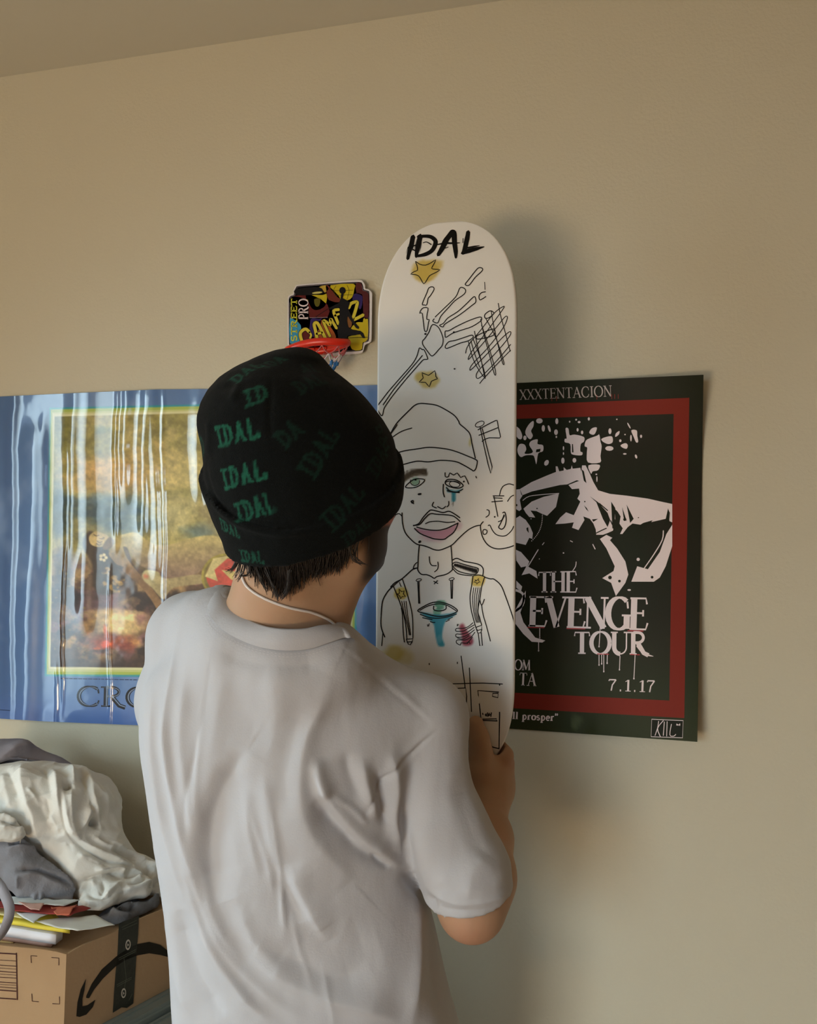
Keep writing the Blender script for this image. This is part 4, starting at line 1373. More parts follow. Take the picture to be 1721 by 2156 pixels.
L4((490, 520), (560, 470), (640, 435), (720, 430), (800, 450), (860, 480), (900, 520), (840, 555), (760, 575), (680, 575), (580, 550), c=True, w=2)
L4((510, 515), (600, 468), (700, 448), (790, 462), (888, 520))
L4((655, 470), (655, 505), (690, 520), (740, 518), (780, 500), (782, 468), w=2)
L4((515, 555), (600, 587), (700, 596), (800, 582), (890, 552))
L4((540, 590), (590, 602), (640, 610))
L4((620, 630), (650, 640), (668, 638))
L4((800, 610), (850, 585), w=1.3)
L4((780, 632), (820, 612), w=1.3)
L4((590, 660), (595, 680), (610, 650), w=1.3)
L4((1060, 642), (1015, 680), (960, 700), (890, 702), (888, 730), (960, 728), (1010, 700), (1072, 665), w=1.5)
L4((1072, 690), (1000, 742), (940, 760), (888, 760), (890, 790), (950, 790), (1010, 765), (1076, 715), w=1.5)
L4((1080, 740), (1040, 790), (980, 820), (900, 820), (890, 850), (930, 872), (940, 850), (1000, 850), (1055, 790), w=1.5)
L4((900, 800), (960, 810), (1020, 775), w=1.3)
L4((1000, 858), (1020, 840), (1030, 860), w=1.3)
dk.disc(D4((905, 662))[0], 2.4, 1.8, INK)
L4((938, 985), (955, 1120), (975, 1270), (978, 1310))
L4((1023, 1108), (1035, 1350), (1045, 1560))
L4((640, 1276), (800, 1274), (950, 1270), (1160, 1265), (1365, 1275), s=2)
L4((700, 1240), (705, 1270))
L4((640, 1330), (755, 1326), (985, 1315), (995, 1400), (990, 1590), s=0)
L4((760, 1335), (820, 1345), (815, 1375), (790, 1378), s=0)
L4((1335, 1272), (1335, 1600), (1330, 1942), s=0, w=2.2)
L4((1325, 1358), (1110, 1342), (1135, 1560), (1145, 1650), (1310, 1655), s=0, w=2)
L4((1265, 1370), (1320, 1370), (1318, 1415), (1262, 1402), c=True, s=0)
L4((1160, 1637), (1305, 1634), (1300, 1656), s=0)
for ln in ([(905, 1540), (920, 1552), (930, 1540)], [(950, 1535), (938, 1550), (952, 1560), (945, 1580)], [(960, 1548), (965, 1530), (972, 1548), (980, 1530)], [(948, 1600), (975, 1598), (980, 1625), (952, 1632)],
           [(945, 1680), (955, 1700), (948, 1725), (940, 1700), (945, 1680)], [(1185, 1590), (1200, 1605), (1195, 1580)], [(1210, 1570), (1215, 1610)], [(1230, 1575), (1222, 1600), (1240, 1590)], [(1250, 1570), (1245, 1610)],
           [(1160, 1575), (1163, 1590)], [(1010, 1790), (1022, 1870), (1025, 1965)], [(1190, 1870), (1240, 1915), (1330, 1942)]):
    L4(*ln, w=1.9)
o_ = part('ink_drawing', dk.mesh('ink_drawing', S_deck, M_INK), deck, 'thin black marker line drawing')
o_['kind'] = 'stuff'
for c_ in ((610, 668), (905, 668), (615, 1068), (905, 1056)):
    pr = Print()
    pr.disc(D4(c_)[0], 2.6, 3.4, s2l((236, 236, 232)))
    pr.disc((D4(c_)[0][0] - 1.2, D4(c_)[0][1]), 1.2, 2.6, s2l((60, 56, 50)), lift=.0002)
    part('bolt_hole', pr.mesh('bolt_hole', S_deck, M_INK), deck)
# brush lettering across the top
B = s2l((8, 8, 8))
for strokes in ([([(485, 258), (462, 360), (440, 440), (424, 512)], [54, 50, 44, 34]), ([(430, 388), (490, 366), (545, 345)], [22, 14, 12])],
                [([(566, 252), (548, 340), (530, 420), (520, 490)], [60, 56, 50, 30]), ([(540, 262), (620, 255), (690, 265), (738, 310), (728, 370), (690, 425), (620, 462), (525, 482)], [34, 36, 44, 50, 50, 46, 44, 26]),
                 ([(480, 405), (520, 425), (540, 440)], [14, 16, 10]), ([(600, 330), (640, 322), (690, 350)], [10, 10, 14])],
                [([(925, 215), (860, 300), (810, 400), (768, 468)], [60, 56, 56, 40]), ([(905, 212), (945, 215), (955, 330), (968, 430), (970, 500)], [34, 62, 58, 50, 24]),
                 ([(750, 352), (850, 335), (930, 335), (1018, 330)], [12, 22, 22, 6]), ([(820, 400), (885, 378)], [14, 8])],
                [([(1110, 206), (1095, 290), (1076, 380), (1058, 445)], [46, 50, 54, 48]), ([(1040, 448), (1120, 420), (1210, 396), (1292, 374)], [36, 52, 40, 6]), ([(1060, 395), (1180, 372), (1240, 362)], [20, 18, 6]),
                 ([(1052, 280), (1050, 330)], [8, 10])]):
    pr = Print()
    for k, (p_, w_) in enumerate(strokes):
        pr.line(catmull(D2(*p_), 6), [w * 1.0 / 5.378 for w in w_], B, lift=.0001 * k)
    r_ = np.random.default_rng(int(strokes[0][0][0][0]))
    for p_, w_ in strokes[:2]:                          # bristle streaks at the stroke edges
        P = catmull(D2(*p_), 6)
        for s_ in (-1, 1):
            a0 = r_.integers(0, max(1, len(P) // 3))
            Q = P[a0:a0 + max(4, len(P) // 2)] + np.array([s_ * w_[0] / 5.378 * .54, 0])
            pr.line(Q, [.3, 1.3, .3], B, lift=.0003)
    part('lettering', pr.mesh('lettering', S_deck, M_INK), deck, 'bold black brush letter')

# ------------------------------------------------------------------ toy basketball hoop on the wall
H5 = lambda *p: [(580 + x / 7.823, 570 + y / 7.823) for x, y in p]
HD = 0.012


def S_hoop(V2, L):
    V2 = np.asarray(V2, float)
    y = -(HD + np.asarray(L))
    d = FWD[None] + RGT[None] * ((V2[:, :1] - W / 2) / FOC) + UPV[None] * ((H / 2 - V2[:, 1:2]) / FOC)
    return CAM + d * ((y - CAM[1]) / d[:, 1])[:, None]


out = [(205, 500), (210, 430), (245, 395), (285, 375), (300, 310), (330, 262), (390, 228), (840, 190), (1200, 160), (1390, 152), (1440, 175), (1480, 240), (1480, 290), (1540, 310), (1590, 360), (1595, 440),
       (1590, 800), (1585, 1120), (1560, 1180), (1500, 1210), (1470, 1240), (1450, 1310), (1400, 1360), (1100, 1385), (700, 1400), (330, 1420), (290, 1400), (270, 1330), (235, 1300), (205, 1260), (200, 900)]
P2 = catmull(H5(*out), 3, True)
front = S_hoop(P2, np.zeros(len(P2)))
back = S_hoop(P2, np.full(len(P2), -HD + .001))
n_ = len(P2)
tris = geometry.tessellate_polygon([[Vector((p[0], p[1], 0)) for p in P2]])
F = [tuple(t) for t in tris] + [tuple(i + n_ for i in t[::-1]) for t in tris] + [(i, (i + 1) % n_, n_ + (i + 1) % n_, n_ + i) for i in range(n_)]
M_HB = mat('white_plastic', (0.74, 0.70, 0.70), 0.4)
base = CAM + (S_hoop(np.array(H5((900, 1400))), [0])[0] - CAM)
hoop = thing('toy_hoop', 'small toy basketball hoop with graffiti style backboard stuck on the wall', 'toy', tuple(base))
part('backboard', mesh_np('backboard', front, F, [M_HB]), hoop)
inn = [(222, 520), (228, 450), (262, 412), (305, 400), (318, 330), (345, 275), (400, 250), (840, 215), (1200, 190), (1390, 186), (1430, 210), (1450, 270), (1460, 312), (1520, 332), (1550, 380),
       (1552, 800), (1545, 1120), (1515, 1170), (1455, 1190), (1440, 1280), (1390, 1320), (1000, 1345), (700, 1360), (340, 1370), (300, 1300), (250, 1260), (225, 1190)]
cin = lambda s: [(885 + (x - 885) * s, 780 + (y - 780) * s) for x, y in inn]
pr = Print()
kk = s2l((11, 8, 12))
pr.poly(H5(*inn), kk, smooth=3)
pr.line(H5(*cin(.975)), .9, s2l((130, 120, 130)), lift=.0002, closed=True, smooth=3)
c_ = lambda r, g, b: s2l((r, g, b))
MAR, PUR, YEL, ORG, BRN = c_(96, 26, 22), c_(46, 30, 96), c_(198, 178, 28), c_(168, 84, 28), c_(70, 30, 26)
for pl, cc in (([(300, 420), (600, 400), (860, 560), (860, 760), (560, 770), (540, 480)], MAR), ([(850, 230), (1050, 420), (1060, 520), (880, 480), (840, 330)], c_(110, 44, 30)),
               ([(1330, 205), (1420, 215), (1440, 330), (1535, 380), (1535, 760), (1450, 760), (1440, 420), (1340, 380)], c_(84, 30, 32)),
               ([(1300, 380), (1430, 390), (1430, 560), (1390, 640), (1330, 500), (1270, 480)], PUR), ([(580, 800), (760, 780), (700, 1000), (580, 1100)], PUR),
               ([(240, 780), (300, 800), (420, 900), (400, 1180), (240, 1190)], c_(60, 150, 190)), ([(700, 850), (820, 830), (960, 1000), (980, 1150), (640, 1170)], ORG),
               ([(440, 990), (560, 960), (570, 1150), (470, 1170)], MAR), ([(910, 240), (1290, 215), (1300, 300), (1270, 430), (1180, 490), (1040, 450), (950, 350)], YEL),
               ([(500, 405), (780, 400), (850, 380), (840, 520), (800, 600), (690, 650), (600, 620), (550, 520)], YEL), ([(720, 270), (830, 240), (880, 300), (820, 360), (840, 390), (790, 330)], c_(190, 160, 60)),
               ([(1240, 960), (1340, 850), (1440, 850), (1450, 790), (1525, 800), (1520, 1130), (1440, 1180), (1430, 1280), (1380, 1310), (1260, 1290), (1200, 1090), (1330, 1060), (1350, 980)], YEL),
               ([(1180, 750), (1250, 800), (1260, 900), (1220, 940), (1180, 860)], c_(130, 84, 40))):
    pr.poly(H5(*pl), cc, lift=.0003, smooth=2)
pr.poly(H5((330, 300), (700, 265), (790, 330), (780, 380), (500, 405), (340, 390)), kk, lift=.0005, smooth=2)
pr.disc(H5((690, 362))[0], 11, 2.3, c_(206, 196, 110), lift=.0007, rot=-.1)
pr.poly(H5((640, 470), (740, 460), (720, 580), (660, 580)), c_(96, 90, 20), lift=.0005, smooth=2)
for ln in ([(940, 330), (1280, 320)], [(980, 405), (1270, 395)], [(1180, 240), (1215, 330), (1180, 470)], [(1000, 250), (960, 330), (1010, 430)]):
    pr.line(H5(*ln), .9, c_(70, 66, 14), lift=.0005, smooth=3)
for ln in ([(670, 755), (880, 620), (1060, 540)], [(920, 670), (1040, 880)], [(565, 775), (860, 768)], [(1200, 1105), (1520, 1095)]):
    pr.line(H5(*ln), 1.1, kk if ln[0][0] != 565 else c_(150, 130, 140), lift=.0005)
yel2 = c_(212, 196, 60)
for pl in ([([(560, 1010), (500, 960), (430, 1000), (410, 1060), (440, 1170)], 6.5), ([(560, 1010), (590, 1060), (570, 1110)], 4)],
           [([(690, 1130), (665, 1000), (640, 880), (690, 860), (760, 980), (840, 1140)], 6.5), ([(680, 1040), (770, 1020)], 5)],
           [([(900, 1080), (830, 930), (790, 820), (850, 850), (900, 900), (910, 790), (950, 850), (1010, 950)], 5.5)],
           [([(1050, 640), (960, 660), (1000, 780), (1040, 880)], 6), ([(980, 740), (1050, 710)], 4.5)],
           [([(1205, 618), (1248, 540), (1342, 512), (1346, 560), (1310, 690), (1278, 800), (1330, 790), (1450, 728)], 6.5)]):
    for p_, w_ in pl:
        pr.line(H5(*p_), w_ + 2.2, kk, lift=.0006, smooth=3)
    for p_, w_ in pl:
        pr.line(H5(*p_), w_, yel2, lift=.0008, smooth=3)
for s_, a_, b_, hh, cc in (('STREET', (352, 1165), (352, 455), 11.5, c_(206, 206, 60)), ('PRO', (538, 805), (538, 462), 19.5, c_(226, 212, 214))):
    p0, p1 = H5(a_)[0], H5(b_)[0]
    text(pr, s_, p0, p1, hh, hh, cc, T=.17, t=.13 if s_ == 'STREET' else .08, lift=.0009, up=(-1, 0))
pr.disc(H5((1105, 325))[0], 6.8, 7.4, kk, lift=.0012)
pr.poly(H5((1085, 380), (1125, 380), (1110, 450), (1180, 490), (1230, 530), (1200, 620), (1260, 760), (1310, 850), (1380, 930), (1370, 960), (1330, 945), (1240, 820), (1190, 740), (1180, 820), (1200, 930),
            (1290, 980), (1400, 990), (1450, 1030), (1480, 1110), (1440, 1110), (1400, 1050), (1270, 1060), (1190, 1070), (1180, 1150), (1040, 1120), (1020, 1000), (1050, 850), (1060, 700), (1060, 600),
            (900, 640), (880, 615), (1050, 530), (1070, 470)), kk, lift=.0012)
o_ = part('backboard_print', pr.mesh('backboard_print', S_hoop, mat('toy_print', vcol=True, rough=.42, spec=.2)), hoop, 'glossy graffiti print with a leaping player silhouette')
o_['kind'] = 'stuff'
# rim, bracket and net
rc = H5((690, 1250))[0]
yr = -0.045
cR = on_y(rc[0], rc[1], yr)
M_RED = mat('red_plastic', (0.78, 0.03, 0.012), 0.28, spec=0.6)
RX, RY = 0.058, 0.024


def tube(P, r, sides=8, closed=False):
    P = np.asarray(P, float)
    T = np.gradient(P, axis=0) if not closed else np.roll(P, -1, 0) - np.roll(P, 1, 0)
    T /= np.linalg.norm(T, axis=1)[:, None] + 1e-12
    ref = np.array([0, 0, 1.0]) if abs(T[0, 2]) < .9 else np.array([1.0, 0, 0])
    N = np.cross(T, ref)
    N /= np.linalg.norm(N, axis=1)[:, None] + 1e-12
    B_ = np.cross(T, N)
    r = np.broadcast_to(np.asarray(r, float), (len(P),))
    a = np.linspace(0, 2 * math.pi, sides, endpoint=False)
    V = (P[:, None] + r[:, None, None] * (np.cos(a)[None, :, None] * N[:, None] + np.sin(a)[None, :, None] * B_[:, None])).reshape(-1, 3)
    n = len(P)
    i = np.arange(n * sides).reshape(n, sides)
    m = n if closed else n - 1
    Q = []
    for k in range(m):
        a_, b_ = i[k], i[(k + 1) % n]
        Q.append(np.stack([a_, np.roll(a_, -1), np.roll(b_, -1), b_], 1))
    Q = np.concatenate(Q)
    return V, Q


a = np.linspace(0, 2 * math.pi, 48, endpoint=False)
ring = cR + np.stack([RX * np.cos(a), RY * np.sin(a), .004 * np.cos(a) + .0015 * np.sin(3 * a)], 1)
V, Q = tube(ring, .0062, 10, True)
V[:, 2] = cR[2] + (V[:, 2] - cR[2]) * 1.15
V2_, Q2_ = tube(np.array([[cR[0], -.012, cR[2] + .004], [cR[0], -.03, cR[2] + .001]]), .012, 10)
part('rim', mesh_np('rim', np.vstack([V, V2_]), np.vstack([Q, Q2_ + len(V)]), [M_RED]), hoop)
M_NETS = [mat('net_red', (0.55, 0.14, 0.14), 0.8), mat('net_white', (0.72, 0.66, 0.70), 0.8), mat('net_blue', (0.03, 0.17, 0.44), 0.8)]
Vn, Qn, Mn, cnt = [], [], [], 0
for row in range(3):
    z0, z1 = cR[2] - .004 - .014 * row, cR[2] - .004 - .014 * (row + 1)
    s0, s1 = 1 - .16 * row, 1 - .16 * (row + 1)
    for k in range(10):
        for dk_ in (.5, -.5):
            a0, a1 = (k + .5 * (row % 2)) / 10 * 6.2832, (k + dk_ + .5 * (row % 2)) / 10 * 6.2832
            p0 = np.array([cR[0] + RX * s0 * math.cos(a0), cR[1] + RY * s0 * math.sin(a0), z0])
            p1 = np.array([cR[0] + RX * s1 * math.cos(a1), cR[1] + RY * s1 * math.sin(a1), z1])
            mid = (p0 + p1) / 2 + np.array([0, 0, -.003])
            V, Q = tube(catmull([p0, mid, p1], 3), .0013, 5)
            Vn.append(V)
            Qn.append(Q + cnt)
            cnt += len(V)
            Mn += [row] * len(Q)
        if row == 1:
            a1 = (k + 0) / 10 * 6.2832
            c1 = np.array([cR[0] + RX * s1 * math.cos(a1), cR[1] + RY * s1 * math.sin(a1), z1])
            V, Q = tube(np.array([c1 + [0, 0, .004], c1, c1 - [0, 0, .005]]), [.002, .0036, .002], 6)
            Vn.append(V)
            Qn.append(Q + cnt)
            cnt += len(V)
            Mn += [2] * len(Q)
o_ = part('net', mesh_np('net', np.vstack(Vn), np.vstack(Qn), M_NETS, Mn), hoop, 'red, white and blue cord net')
o_['kind'] = 'stuff'

# ------------------------------------------------------------------ the person
gp = pix(640, 2150, 1.05)
person = thing('person', 'person in white t-shirt and dark patterned beanie, seen from behind holding the drawn-on deck', 'person', (float(gp[0]), float(gp[1]), 0.0))


def axis3(*cuts):
    """uneven grid axis: list of (from, to, step)"""
    out = []
    for a, b, s in cuts:
        out += list(np.arange(a, b - 1e-6, s))
    out.append(cuts[-1][1])
    return np.array(out)


P_ = pix
# head frame: looking to the right and away from the camera
ah = math.radians(47)
hf = RGT * math.cos(ah) + FWD * math.sin(ah)
hf = hf - np.array([0, 0, hf[2]])
hf /= np.linalg.norm(hf)
tilt = math.radians(5)
hu = np.array([0, 0, 1.0]) * math.cos(tilt) - hf * math.sin(tilt)
hf = hf * math.cos(tilt) + np.array([0, 0, 1.0]) * math.sin(tilt)
hr = np.cross(hf, hu)
HC = P_(660, 1010, .985)
HA = np.array([hr, hf, hu])
hp = lambda x, y, z: HC + hr * x + hf * y + hu * z

wristR = P_(1022, 1700, 1.16)
dR = lambda px_, py_, o=0.0: P_(px_, py_, deck_depth(px_, py_) + o)
tipz = [P_(960, 1500, 1.25)]
lo = np.array([-.95, -.70, -.02])
hand_lo, hand_hi = P_(930, 1720, 1.10), P_(1100, 1490, 1.30)
xs = axis3((-.95, -.40, .0075), (-.40, float(hand_lo[0]), .0055), (float(hand_lo[0]), float(hand_hi[0]) + .03, .0024), (float(hand_hi[0]) + .03, .16, .006))
ys = axis3((-.66, -.33, .005), (-.33, -.14, .0034), (-.14, -.03, .006))
zs = axis3((-.02, .90, .014), (.90, 1.05, .006), (1.05, 1.18, .005), (1.18, 1.35, .0028), (1.35, 1.80, .0045))
fd = Field(xs, ys, zs)
# torso (under the shirt), pelvis, legs, feet
neck0 = P_(600, 1350, 1.035)
fd.ell(P_(600, 1620, 1.068), (.160, .092, .155), k=.03)
fd.ell(P_(640, 1900, 1.075), (.145, .09, .20), k=.05)
fd.ell(P_(655, 2200, 1.08), (.150, .095, .13), k=.05)
fd.cap(P_(470, 1365, 1.06), P_(730, 1455, 1.05), .048, .042, k=.04)
fd.cap(P_(600, 1335, 1.03), P_(440, 1360, 1.06), .045, .04, k=.04)
fd.cap(P_(600, 1345, 1.03), P_(820, 1500, 1.05), .040, .034, k=.03)
pel = P_(655, 2250, 1.08)
for sx in (-1, 1):
    hipj = pel + RGT * .085 * sx
    kn = hipj * [1, 1, 0] + np.array([RGT[0] * .02 * sx, .02, .50])
    an = kn * [1, 1, 0] + np.array([0, -.03, .085])
    toe = an + np.array([RGT[0] * .03 * sx, .16, -.045])
    fd.cap(hipj, kn, .082, .055, k=.04)
    fd.cap(kn, an, .055, .036, k=.02)
    fd.cap(an - [0, .02, .045], toe, .036, .030, k=.02)
# neck
fd.cap(hp(0, -.028, -.03), P_(598, 1360, 1.035), .058, .064, k=.03)
fd.cap(P_(722, 1172, 1.0), P_(656, 1345, 1.045), .040, .038, k=.03)
fd.cap(P_(566, 1190, .985), P_(535, 1335, 1.02), .030, .045, k=.03)
# skull and face
E = lambda c, r, k=.015, **kw: fd.ell(hp(*c), r, HA, k, **kw)
E((0, -.008, .025), (.077, .098, .092))
E((0, .045, -.040), (.064, .058, .078), .03)
E((0, .050, -.092), (.048, .048, .036), .025)
E((0, .088, -.108), (.022, .020, .018), .018)
E((.045, .060, -.038), (.026, .030, .024), .02)
E((-.045, .060, -.038), (.026, .030, .024), .02)
fd.cap(hp(0, .100, -.005), hp(0, .122, -.043), .0085, .0125, .012)
E((.013, .112, -.048), (.010, .012, .008), .006)
E((-.013, .112, -.048), (.010, .012, .008), .006)
E((0, .099, -.070), (.024, .012, .006), .006)
E((0, .098, -.081), (.022, .012, .007), .006)
E((0, .099, .010), (.05, .012, .010), .012)
for s_ in (-1, 1):
    E((s_ * .032, .092, -.006), (.015, .010, .010), .004, cut=True)
    E((s_ * .032, .088, -.006), (.0125, .0125, .0115), .002)
    E((s_ * .079, -.002, -.022), (.010, .021, .034), .006)
    E((s_ * .087, .002, -.018), (.005, .011, .018), .004, cut=True)
# right arm
shR, elR = P_(905, 1515, 1.06), P_(993, 1906, 1.022)
fd.cap(P_(810, 1500, 1.055), P_(898, 1520, 1.06), .036, .041, k=.02)
fd.chain([P_(898, 1515, 1.06), P_(900, 1640, 1.047), P_(936, 1760, 1.03), elR], [.042, .041, .041, .0415], k=.02)
fd.chain([elR, P_(1010, 1845, 1.05), P_(1020, 1765, 1.11), wristR], [.040, .0455, .0375, .0265], k=.02)
# right hand: thumb on the face of the deck, four fingers behind it
kw_ = P_(1058, 1604, 1.215)
fd.chain([wristR, P_(1034, 1655, 1.185), P_(1055, 1608, 1.205)], [.028, .030, .020], k=.018)
fd.chain([wristR, P_(1040, 1660, 1.205), P_(1060, 1615, 1.232)], [.026, .027, .018], k=.018)
fd.chain([wristR, P_(1030, 1665, 1.22), P_(1045, 1640, 1.250)], [.024, .024, .016], k=.018)
fd.chain([P_(1016, 1680, 1.165), P_(1012, 1628, 1.172), dR(1013, 1582, -.016), dR(1009, 1553, -.0138), dR(1002, 1523, -.0115)], [.022, .0205, .0158, .0138, .0120], k=.010)
fd.cap(P_(1016, 1622, 1.175), P_(1056, 1597, 1.195), .013, .012, k=.014)
for f_, r_ in (([(1062, 1590, .000), (1030, 1545, .026), (1000, 1515, .026), (978, 1498, .024)], (.0150, .0100, .0090, .0078)),
               ([(1064, 1606, .012), (1022, 1568, .034), (988, 1538, .028), (962, 1520, .025)], (.0130, .0100, .0090, .0078)),
               ([(1058, 1626, .022), (1012, 1594, .036), (978, 1566, .028), (956, 1552, .025)], (.0120, .0095, .0086, .0075)),
               ([(1044, 1645, .026), (1004, 1622, .036), (976, 1600, .028), (960, 1590, .025)], (.0110, .0085, .0076, .0068))):
    fd.chain([dR(x, y, o + .006) for x, y, o in f_], r_, k=.006)
# left arm, mostly hidden by the torso: reaches forward to the left edge of the deck
shL, elL = P_(412, 1345, 1.10), P_(420, 1600, 1.27)
fd.chain([shL, lerp(shL, elL, .5), elL], [.054, .046, .040], k=.025)
wL = P_(735, 1520, 1.215)
fd.chain([elL, lerp(elL, wL, .4), wL], [.040, .036, .027], k=.02)
fd.chain([wL, P_(770, 1505, 1.20)], [.026, .024], k=.015)
fd.chain([P_(755, 1500, 1.19), dR(800, 1468, -.014), dR(820, 1455, -.011)], [.015, .0125, .0105], k=.008)
for k in range(4):
    y_ = 1478 + 19 * k
    fd.chain([P_(776, y_, 1.205), dR(800, y_ - 4, .024), dR(826, y_ - 6, .024), dR(845, y_ - 6, .022)], [.0115, .009, .0085, .0075], k=.005)
_sl = fd.box(DC - DX * .2 - DZ * .5 - [0, .2, 0], DC + DX * .2 + [0, .2, 0])
X, Y, Z = fd.pts(_sl)
_q = [X - DC[0], Y - DC[1], Z - DC[2]]
_u, _v, _n = (sum(_q[k] * a[k] for k in range(3)) for a in (DX, DZ, -DN))
_g = .0042
fd.put(_sl, np.maximum(np.maximum(np.abs(_n - deck_n(_u, _v) - DTHK / 2) - DTHK / 2 - _g, np.abs(_u) - deck_w(np.clip(_v, -DHL, DHL)) - _g), np.abs(_v) - DHL - _g), k=.003, cut=True)
V, Q = fd.mesh()
V = smooth_mesh(V, Q, 2, .4)
_near = np.abs((V - DC) @ DN) < .07
_near &= (np.abs((V - DC) @ DX) < .14) & ((V - DC) @ DZ < -.1)
deck_bvh = bvh_of(np.vstack([Vf, Vb]), Qd)
for _ in range(2):
    V[_near] = push_out(V[_near], deck_bvh, .0026)
body_bvh = bvh_of(V, Q)
M_SKIN = mat('skin', vcol=True, rough=0.55, spec=0.35, sss=0.12, bump=(260, .06, .002))
me = mesh_np('body', V, Q, [M_SKIN])
q_ = V - HC
hx, hy, hz = q_ @ hr, q_ @ hf, q_ @ hu
nhead = np.sqrt((q_ ** 2).sum(1)) < .22
base = np.array((190, 154, 124.0))
sk = Paint(*proj(V)[:2], base)
nz = fbm(V[:, 0] * 30, V[:, 1] * 30, V[:, 2] * 30, seed=3, octv=3)
sk.mix(sstep(.4, .75, nz), (198, 152, 122), .4)
beard = nhead * sstep(.012, .034, hy + .15 * (hz + .06)) * sstep(-.056, -.064, hz) * sstep(-.14, -.12, hz)
beard = beard * (1 - .9 * sstep(.02, .012, np.sqrt((hx / 1.3) ** 2 + (hz + .076) ** 2 * 4)) * (hy > .09))
sk.mix(beard, (38, 26, 23), .97)
sk.mix(nhead * sstep(.02, .06, hy) * sstep(-.066, -.056, hz) * sstep(.0, -.02, hz), (186, 96, 78), .8)
sk.mix(nhead * sstep(.070, .078, np.abs(hx)) * sstep(.03, .01, np.abs(hy + .002)) * (hz < .02), (186, 100, 84), .6)
sk.mix(nhead * sstep(.025, .012, np.abs(hx)) * sstep(.09, .1, hy) * sstep(.012, .006, np.abs(hz + .076)), (160, 84, 78), .7)
eye = nhead * sstep(.0135, .011, np.sqrt((np.abs(hx) - .032) ** 2 + (hz + .006) ** 2 * 1.5)) * (hy > .085)
sk.mix(eye, (225, 220, 214), .9)
sk.mix(nhead * sstep(.006, .0045, np.sqrt((np.abs(hx) - .032) ** 2 + (hz + .006) ** 2)) * (hy > .085), (50, 36, 28))
# hands, elbows and knuckles a touch redder
for c_, r_ in ((P_(1060, 1600, 1.2), .03), (P_(986, 1960, 1.0), .05), (dR(1003, 1522), .02)):
    sk.mix(sstep(r_, .3 * r_, np.linalg.norm(V - c_, axis=1)), (176, 118, 94), .4)
# thumbnail
set_col(me, sk.linear(.92))
part('body', me, person)
tn = hit(body_bvh, 1002, 1524)

# ---- the t-shirt
hx_, hz_ = P_(988, 1905, 1.012)[[0, 2]]
xs = axis3((-.86, hx_ - .09, .0055), (hx_ - .09, .10, .0034))
ys = axis3((-.66, -.10, .0055))
zs = axis3((.76, hz_ - .03, .0055), (hz_ - .03, hz_ + .05, .0030), (hz_ + .05, 1.50, .0055))
sf = Field(xs, ys, zs)
rows = np.array([  # py, left, right, depth of the middle, half depth
    (1300, 470, 690, 1.045, .060), (1340, 400, 720, 1.055, .085), (1400, 330, 812, 1.062, .108), (1440, 312, 868, 1.066, .117), (1480, 303, 905, 1.068, .122), (1560, 304, 915, 1.072, .130), (1660, 318, 898, 1.075, .130),
    (1760, 334, 886, 1.078, .126), (1860, 348, 892, 1.080, .122), (1960, 362, 917, 1.082, .122), (2060, 368, 938, 1.084, .126), (2156, 374, 966, 1.086, .130), (2300, 378, 1000, 1.088, .134), (2480, 384, 1010, 1.09, .136)], float)
Zr, Cr, Ar, Br = [], [], [], []
for py_, l_, r_, dp_, hb in rows:
    c_ = P_((l_ + r_) / 2, py_, dp_)
    Zr.append(c_[2])
    Cr.append(c_[:2])
    Ar.append((r_ - l_) / 2 / FOC * dp_)
    Br.append(hb)
Zr, Cr, Ar, Br = np.array(Zr)[::-1], np.array(Cr)[::-1], np.array(Ar)[::-1], np.array(Br)[::-1]
r2 = RGT[:2] / np.linalg.norm(RGT[:2])
f2 = FWD[:2] / np.linalg.norm(FWD[:2])


def smooth_interp(z, zr, v):
    o = np.interp(z, zr, v)
    k = np.ones(9) / 9
    return np.convolve(np.pad(o, 4, mode='edge'), k, mode='valid')


cx, cy, aa, bb = (smooth_interp(zs, Zr, v) for v in (Cr[:, 0], Cr[:, 1], Ar, Br))
dx = xs[:, None, None] - cx[None, None, :]
dy = ys[None, :, None] - cy[None, None, :]
e1 = (dx * r2[0] + dy * r2[1]) / aa
e2 = (dx * f2[0] + dy * f2[1]) / bb
rr = (np.abs(e1) ** 2.3 + np.abs(e2) ** 2.3) ** (1 / 2.3)
dT = (rr - 1) * np.minimum(aa, bb)
ztop, zbot = P_(600, 1318, 1.05)[2], 0.80
dT = np.maximum(dT, (zs - ztop)[None, None, :])
dT = np.maximum(dT, (zbot - zs)[None, None, :])
sf.F = np.minimum(sf.F, dT.astype(np.float32))
sf.cap(P_(490, 1325, 1.045), P_(408, 1338, 1.095), .050, .056, k=.030)
sf.cap(P_(664, 1404, 1.045), P_(898, 1512, 1.058), .046, .053, k=.03)
sf.chain([P_(408, 1342, 1.095), P_(385, 1470, 1.18), P_(392, 1560, 1.24)], [.058, .062, .064], k=.03)
s0, s1, s2, s3 = P_(898, 1512, 1.058), P_(899, 1640, 1.045), P_(932, 1735, 1.034), P_(976, 1822, 1.026)
sf.chain([s0, s1, s2, s3], [.0545, .0535, .0550, .0590], k=.014)
ax_ = (P_(995, 1925, 1.034) - s3)
ax_ /= np.linalg.norm(ax_)
sf.chain([P_(450, 1318, 1.04), P_(510, 1375, 1.0), P_(600, 1408, .990), P_(688, 1402, 1.0), P_(738, 1424, 1.03)], [.048, .052, .053, .052, .042], k=.03)
